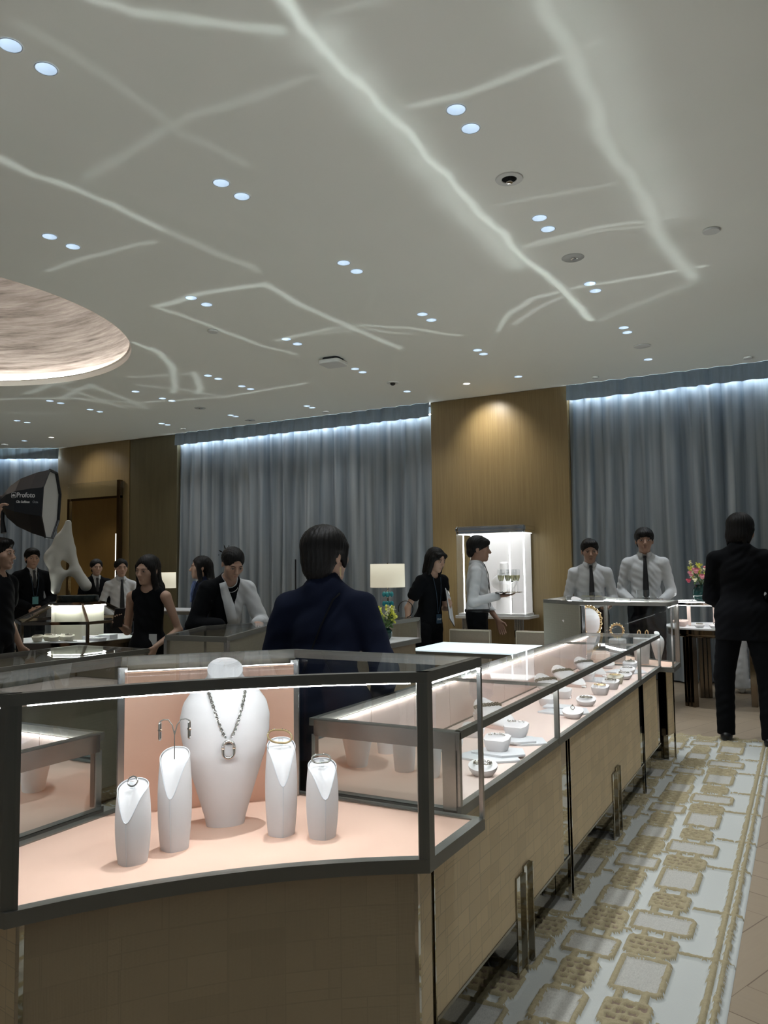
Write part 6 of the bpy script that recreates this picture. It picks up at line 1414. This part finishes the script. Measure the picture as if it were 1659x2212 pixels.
def chair(x,y,label):
    root=empty('chair',(x,y,0),0,label,'chair')
    g=G(); g.prism(strect(.42,.045,.015,3),.47,.845,Matrix.Translation((0,.19,0))); g.build('backrest',M['chairfab'],root,bevel=.008)
    g=G(); g.tube([(-.2,.166,.50),(-.2,.166,.835),(.2,.166,.835),(.2,.166,.50)],.004,5); g.build('piping',M['cream_display'],root)
    g=G(); g.box((-.22,-.22,.40),(.22,.20,.47)); g.build('seat',M['chairfab'],root,bevel=.012)
    for sx in (-1,1):
        for sy in (-1,1): g=G(); g.tube([(sx*.19,sy*.17,0),(sx*.19,sy*.17,.40)],.012,8); g.build('leg',M['bronze'],root,True)
chair(-2.82,6.86-.10,'beige upholstered chair behind the white table, in front of the waiter with flutes')
chair(-2.16,6.86-.10,'beige upholstered chair behind the white table, next to the long counter')
# ---- table lamps
def lamp(loc,label,sc=1.0,beads=True):
    root=empty('table_lamp',loc,0,label,'table lamp')
    g=G(); 
    for k in range(3): a=2*PI*k/3+.4; g.tube([(0,0,.045),(.055*math.cos(a),.055*math.sin(a),.003)],.004,6)
    g.tube([(0,0,.04),(0,0,.33)],.0055,8); g.build('stem',M['bronze'],root,True)
    g=G(); g.lathe([(.150,.265),(.148,.465)],48,cap=False); o=g.build('lamp_shade',M['shade'],root,True); sm=o.modifiers.new('s','SOLIDIFY'); sm.thickness=.003
    g=G(); g.tube([(.0,0,.46),(0,0,.475)],.006,8); g.tube([(-.148,0,.462),(.148,0,.462)],.002,5); g.build('finial',M['bronze'],root,True)
    if beads:
        for zz in (.125,.205):
            for k in range(4):
                a=2*PI*k/4+.3; c=(.034*math.cos(a),.034*math.sin(a),zz); g=G(); g.ell(c,(.018,.012,.024),n=10); g.build('stone',M['turq'],root,True)
                g=G(); g.tube([(0,0,zz),c],.0025,5); g.build('stone_arm',M['black_shoe'],root)
    return root
lamp((-3.18,5.98,1.002),'table lamp with cream drum shade and turquoise stones, left of the clipboard person')
lamp((-7.24,7.52,.954),'lamp with glowing drum shade at far left behind the long-haired person',beads=False)
g=G(); g.tube([(.09+.0*k,0,.0) if 0 else (.07*math.cos(a)+.0,0,.075+.07*math.sin(a)) for a in np.linspace(R(-80),R(200),20)],.004,6); tag(g.build('jewellery_hook',M['black_shoe'],None,True,loc=(-3.03,6.02,1.004)),'black curved metal hook stand right beside the table lamp','stand')
g=G(); g.box((-.07,-.05,0),(.07,.05,.03)); tag(g.build('presentation_box',M['chairfab'],None,loc=(-3.40,6.02,1.003),bevel=.003),'flat beige box lying left of the table lamp','box')
rs=empty('rose_stem',(-3.40,4.72,1.053),0,'small pink rose in a bud vase peeking over the navy shoulder','flower'); g=G(); g.lathe([(.014,0),(.018,.02),(.008,.05)],16); g.build('bud_vase',M['acrylic'],rs,True); g=G(); g.tube([(0,0,.03),(0,0,.10)],.002,6); g.build('stem',M['leafstem'],rs)
# thin lighting stand against the long curtain
root=empty('light_stand',(-5.17,7.47,0),0,'thin black lighting pole in front of the long curtain, behind the navy back','stand')
g=G(); g.tube([(0,0,.25),(0,0,1.55)],.009,8); g.build('pole',M['black_shoe'],root,True)
for k in range(3): a=2*PI*k/3; g=G(); g.tube([(0,0,.35),(.35*math.cos(a),.35*math.sin(a),.01)],.007,6); g.build('leg',M['black_shoe'],root,True)
g=G(); g.lathe([(.014,0),(.014,.04)],12,Matrix.Translation((0,0,1.10))); g.build('clamp',M['black_shoe'],root,True)
# ---- flowers
def rose(root,c,r_,m,rr):
    g=G()
    for k in range(11):
        a=k*2.4; q=.25+.75*k/11; T=Matrix.Translation(c)@Matrix.Rotation(a,4,'Z')@Matrix.Rotation(R(25+45*q),4,'Y')
        g.ell((0,0,r_*.45),(r_*.50*(.6+.4*q),r_*.12,r_*.55),T@Matrix.Rotation(PI/2,4,'Z'),n=8)
    g.ell(c,(r_*.5,)*3,n=8); g.build('rose_bloom',M[m],root,True)
def orchid(root,c,r_,m,rr):
    g=G(); T0=Matrix.Translation(c)@Euler((rr.uniform(-1,1),rr.uniform(-1,1),rr.uniform(0,6))).to_matrix().to_4x4()
    for k in range(5): g.ell((r_*.55,0,0),(r_*.55,r_*.34,r_*.10),T0@Matrix.Rotation(2*PI*k/5,4,'Y'),n=8)
    g.ell((0,0,0),(r_*.25,)*3,T0,n=6); g.build('blossom',M[m],root,True)
def bouquet(loc,label,seed,spread,ht,roses,blossoms,vase=None):
    rr=random.Random(seed); root=empty('flower_arrangement',loc,0,label,'flowers')
    g=G(); tips=[]
    for i in range(16): a=rr.uniform(0,2*PI); q=rr.uniform(.3,1); p=Vector((spread*q*math.cos(a),spread*q*math.sin(a),ht*rr.uniform(.5,1))); tips.append(p); g.tube([(0,0,0),(p.x*.4,p.y*.4,p.z*.55),p],.0022,5)
    g.build('stems',M['leafstem'],root,True)
    g=G()
    for i in range(18): a=rr.uniform(0,2*PI); p=Vector((spread*.5*math.cos(a),spread*.5*math.sin(a),ht*rr.uniform(.15,.6))); g.ell((0,0,0),(.012,.035,.003),Matrix.Translation(p)@Euler((rr.uniform(-1,1),0,a)).to_matrix().to_4x4(),n=8)
    g.build('leaves',M['leafstem'],root,True)
    for c,r_,m in roses: rose(root,Vector(c),r_,m,rr)
    for i in range(blossoms):
        if i<len(tips): c=tips[i]
        else: a=rr.uniform(0,2*PI); c=Vector((spread*rr.uniform(.1,.9)*math.cos(a),spread*rr.uniform(.1,.9)*math.sin(a),ht*rr.uniform(.35,1)))
        orchid(root,c,rr.uniform(.016,.028),'petal_yellow' if i%3 else 'petal_cream',rr)
    return root
g=G(); g.lathe([(.03,0),(.045,.02),(.045,.06),(.028,.075)],24); tag(g.build('vase',M['teal_vase'],None,True,loc=(-2.50,4.66,.954)),'small dark vase holding the yellow flowers on the marble desk','vase')
bouquet((-2.50,4.66,1.02),'yellow orchids and pink roses on the marble desk',5,.085,.15,[((-.075,-.03,.065),.032,'petal_pink'),((-.06,-.05,.035),.028,'petal_pink'),((-.085,.0,.10),.024,'petal_pink')],30)
rose(rs,Vector((0,0,.11)),.026,'petal_pink',random.Random(2)); rose(rs,Vector((-.03,0,.085)),.018,'petal_pink',random.Random(3))
# ---- round display table at right
RT=(-.86,8.82)
root=empty('round_display_table',(*RT,0),0,'round glass-covered jewellery table on bronze legs behind the suited person at right','display table')
g=G(); g.lathe([(.001,.78),(.50,.78),(.50,.795),(.001,.795)],64,cap=False); g.build('table_top',M['white_plate'],root,True,ang=30)
g=G(); g.lathe([(.43,.70),(.455,.71),(.455,.778)],64,cap=False); g.lathe([(.455,.72),(.46,.73)],64,cap=False); g.build('apron',M['bronze'],root,True)
g=G(); g.lathe([(.44,.796),(.44,1.03)],64,cap=False); g.build('side_glass',M['glass'],root,True)
g=G(); g.lathe([(.001,1.036),(.445,1.036),(.445,1.044),(.001,1.044)],64,cap=False); g.build('glass_top',M['glass_top'],root,True,ang=30)
g=G(); g.lathe([(.43,1.020),(.447,1.020),(.447,1.046),(.43,1.046)],64,cap=False); g.build('top_rim',M['chrome'],root,True)
for k in range(3):
    a=2*PI*k/3+R(-126); c=Vector((.36*math.cos(a),.36*math.sin(a),0)); 
    for dx in (-.045,0,.045): g=G(); T=Matrix.Translation(c)@Matrix.Rotation(a+PI/2,4,'Z'); g.box((dx-.018,-.03,0),(dx+.018,.03,.72),T); g.build('leg',M['bronze'],root,bevel=.004)
g=G(); g.tube([(.41*math.cos(a),.41*math.sin(a),1.018) for a in [2*PI*k/48 for k in range(48)]],.0035,5,True); g.build('light_ring',emis('table_led',(1,.97,.95),45),root)
for k in range(3): a=R(-75+k*120); g=G(); T=Matrix.Translation((.0,0,0))@Matrix.Rotation(a,4,'Z'); g.box((-.10,-.25,.80),(.10,-.24,1.01),T); g.build('peach_panel',M['pale_peach'],root)
for i,(dx,dy,kd) in enumerate(((-.30,-.22,'block'),(-.10,-.38,'block'),(.04,-.40,'oval'),(.18,-.36,'block'))):
    o=blob('block_riser' if kd=='block' else 'oval_riser',(RT[0]+dx,RT[1]+dy,.796),0,block if kd=='block' else oval,.06 if i==0 else .035,.3,'velvet_pink' if i==0 else 'white_velvet','%s on the round table'%('large blush riser at left','white riser left of centre','white oval riser near the centre','white riser at right')[i],None,.6)
    if i==0: o.scale=(1.6,1.3,1.0)
    studs((RT[0]+dx,RT[1]+dy,.796+(.062 if i==0 else .038)),0,('ring','pile','ring','studs')[i],'silver jewel on the %s of the round table'%('large blush riser','left white riser','centre oval riser','right white riser')[i])
g=G(); g.lathe([(.035,0),(.07,.02),(.092,.07),(.090,.12),(.065,.165),(.058,.175),(.052,.172)],32,cap=False); tag(g.build('vase',M['teal_vase'],None,True,loc=(-.95,8.66,1.047)),'round dark teal glazed vase on the round table at right','vase')
bouquet((-.95,8.66,1.20),'pink roses and yellow orchids in the teal vase at right',11,.16,.26,[((-.09,-.05,.13),.045,'petal_pink'),((-.04,-.08,.16),.05,'petal_pink'),((.02,-.07,.10),.045,'petal_pink'),((-.12,-.02,.06),.036,'petal_red'),((-.05,-.09,.07),.032,'petal_cream'),((.06,-.05,.18),.045,'petal_pink')],44)
# ---- trays and glasses
def tray(loc,r_,label,m='chrome'):
    g=G(); g.lathe([(.001,0),(r_,0),(r_+.008,.008),(r_,.004),(.001,.004)],40,cap=False); return tag(g.build('round_tray',M[m],None,True,loc=loc),label,'tray')
flp=None
def flute(loc,label,group,kind='flute',fill=.5):
    root=empty('champagne_flute' if kind=='flute' else 'tumbler',loc,0,label,'glass',group)
    if kind=='flute':
        g=G(); g.lathe([(.028,.0),(.027,.002),(.004,.006),(.0028,.09),(.008,.105),(.020,.135),(.0225,.17),(.019,.215)],20,cap=False); g.build('glass_body',M['clear'],root,True)
        g=G(); g.lathe([(.001,.104),(.0075,.107),(.0188,.135),(.0205,.158),(.001,.158)],16,cap=False); g.build('champagne',M['champagne'],root,True)
    else:
        g=G(); g.lathe([(.001,.002),(.030,.002),(.034,.09)],20,cap=False); g.build('glass_body',M['clear'],root,True)
        g=G(); g.lathe([(.001,.005),(.028,.005),(.031,.055 if fill else .02),(.001,.055 if fill else .02)],16,cap=False); g.build('drink',M['champagne'] if fill else M['clear'],root,True)
    return root
r10=P10['root'].rotation_euler.z; S_,E_2,Wr,hd,hn,cu,sd=P10['A']['R']; hw=Matrix.Translation((-2.84,7.22,0))@Matrix.Rotation(r10,4,'Z')@(Wr+hd*.10+Vector((0,0,.026)))
tray(hw,.125,'round silver tray balanced on the waiter hand, carrying flutes')
fl=[(-.085,.0),(-.045,-.05),(-.03,.045),(.01,-.01),(.045,.05),(.055,-.045),(.09,.005)]
for i,(dx,dy) in enumerate(fl): flute((hw.x+dx,hw.y+dy,hw.z+.005),'champagne flute on the waiter tray, in front of the golden pier','champagne flutes on the waiter tray')
for (px,py),nm,fill in (((-1.96,8.14),'shorter',1),((-1.46,8.42),'taller',0)):
    d=Vector((px,py)).normalized(); c=Vector((px,py,0))-Vector((d.x,d.y,0))*.33; z=1.075 if nm=='shorter' else 1.09
    tray((c.x,c.y,z),.15,'round tray held by the %s waiter behind the far case'%nm)
    r_=Vector((d.y,-d.x,0))
    for i,t in enumerate((.0,.075,-.06)):
        flute((c.x+r_.x*t-d.x*.03*(i%2),c.y+r_.y*t-d.y*.03*(i%2),z+.004),'glass of %s on the %s waiter tray'%('pale champagne' if fill else 'water',nm),'glasses on the %s waiter tray'%nm,'tumbler' if not fill else 'tumbler',fill)
# ---- lit cabinet on the golden pier
def cabinet_case():
    X0,X1,Yf,Yb=-4.10,-3.14,9.62,10.09; cx=(X0+X1)/2; root=empty('display_cabinet',(cx,9.845,0),0,'tall lit glass cabinet with chrome cap on the golden pier','display cabinet'); w_=(X1-X0)/2; dy=.235
    T=Matrix.Identity(4)
    rp=[(-w_,dy),(-w_,-dy+.08)]+[(-w_+.08-.08*math.cos(a),-dy+.08-.08*math.sin(a)) for a in np.linspace(0,PI/2,8)]+[(w_-.08+.08*math.sin(a),-dy+.08-.08*math.cos(a)) for a in np.linspace(0,PI/2,8)]+[(w_,-dy+.08),(w_,dy)]
    def dd(p): 
        o=[p[0]]
        for q in p[1:]:
            if (Vector(q)-Vector(o[-1])).length>1e-4: o.append(q)
        return o
    rp=dd(rp)
    g=G(); g.prism(rp,1.875,1.91); g.prism([(x*1.02,y*1.02) for x,y in rp],1.91,1.955); g.prism(rp,1.955,1.97); g.build('chrome_cap',M['chrome'],root,bevel=.004)
    g=G(); wallstrip(g,rp,.005,.80,1.875); g.build('glass_walls',M['glass'],root,True,ang=30)
    g=G(); g.prism([(x*1.06,y*1.03) for x,y in rp],.765,.80); g.build('ledge',M['marble'],root,bevel=.004)
    g=G(); g.box((-w_+.05,dy-.03,.80),(w_-.05,dy-.01,1.875)); g.build('back_panel',M['white_velvet'],root)
    g=G(); g.box((-w_+.03,-dy+.04,.80),(w_-.03,dy-.03,.83)); g.build('display_floor',M['white_velvet'],root)
    for x in (-w_+.10,-w_+.22,w_-.22,w_-.03):
        g=G(); g.box((x-.006,-dy+.07,.83),(x+.006,-dy+.085,1.87)); g.build('light_strip',emis('cabinet_led',(.97,1,1),9) if x==-w_+.10 else bpy.data.materials['cabinet_led'],root)
    g=G(); g.prism(offset_poly(rp,.03),1.868,1.874); g.build('light_panel',emis('cabinet_top_led',(.97,1,1),1.6),root)
    g=G(); g.lathe([(.022,0),(.022,.015),(.012,.03)],16,Matrix.Translation((w_-.16,-dy-.0,1.25))@Matrix.Rotation(PI/2,4,'X')); g.lathe([(.018,0),(.018,.02)],16,Matrix.Translation((w_-.16,-dy,1.25))@Matrix.Rotation(PI/2,4,'X')); g.build('lock',M['chrome'],root,True)
    for sx in (-1,1):
        g=G()
        for k in range(4): g.tube([(sx*(w_-.12)+(k-1.5)*.032,-dy+.08,.62),(sx*(w_-.12)+(k-1.5)*.032,-dy+.08,.765)],.017,10)
        g.build('bracket',M['chrome'],root,True); g=G(); g.box((sx*(w_-.12)-.05,-dy+.05,0),(sx*(w_-.12)+.05,-dy+.11,.62)); g.build('leg',M['mirror_dark'],root)
cabinet_case()
nb=empty('necklace_bust',(-3.50,9.84,1.06),R(12),'white neck-and-shoulders bust in the lit cabinet','bust')
f=Field(axis(-.24,.24,[],.006),axis(-.14,.14,[],.006),axis(-.02,.50,[],.006))
f.cap((0,.02,.26),(0,.03,.42),.062,.056,.03); f.ell((0,.0,.17),(.17,.06,.11),.05); f.cap((0,-.02,.14),(0,-.03,.02),.09,.02,.05); f.plane_cut((0,0,.425),(0,-.25,1),(-1,-1,.35),(1,1,1)); f.mesh('body',M['white_velvet'],nb)
g=G(); g.box((-.10,-.06,-.23),(.10,.06,-.03)); g.prism([(-.03,-.02),(.03,-.02),(.03,.02),(-.03,.02)],-.04,.05); g.build('stand',M['white_velvet'],nb)
g=G(); g.tube([(.065*math.cos(a),.02+.065*math.sin(a),.30+.012*math.sin(a)) for a in [2*PI*k/30 for k in range(30)]],.005,6,True); tag(g.build('necklace',M['silver'],None,True,loc=(-3.50,9.84,1.06)),'silver choker on the bust in the lit cabinet','necklace')
# ---- tall framed mirror on the left pier
root=empty('wall_mirror',(-11.38,9.98,0),0,'tall framed mirror leaning against the left golden pier','mirror')
w_=.67
g=G(); g.box((-w_,.02,.05),(-w_+.06,.10,2.80)); g.box((w_-.06,.02,.05),(w_,.10,3.08)); g.box((-w_,.02,.05),(w_,.10,.11)); g.box((-w_,.04,2.76),(w_,.10,2.80)); g.build('frame',M['bronze'],root)
g=G(); g.box((-w_+.06,.05,.11),(w_-.06,.06,2.76)); g.build('mirror_glass',mat('gold_tinted_mirror',(.74,.60,.36),.04,1,noise=.02),root)  # gold tint put into the glass for the reflection of a golden wall
g=G(); g.box((-w_,.03,2.80),(w_-.06,.05,3.08)); g.box((w_+.02,.03,2.80),(w_+.10,.05,3.05)); g.build('acrylic_header',M['acrylic'],root)
g=G(); g.box((w_-.10,.035,1.28),(w_-.08,.045,2.12)); g.build('light_strip',emis('mirror_reflection_glow',(1,.97,.85),2.0),root)  # added glowing bar standing in for a lit display's reflection
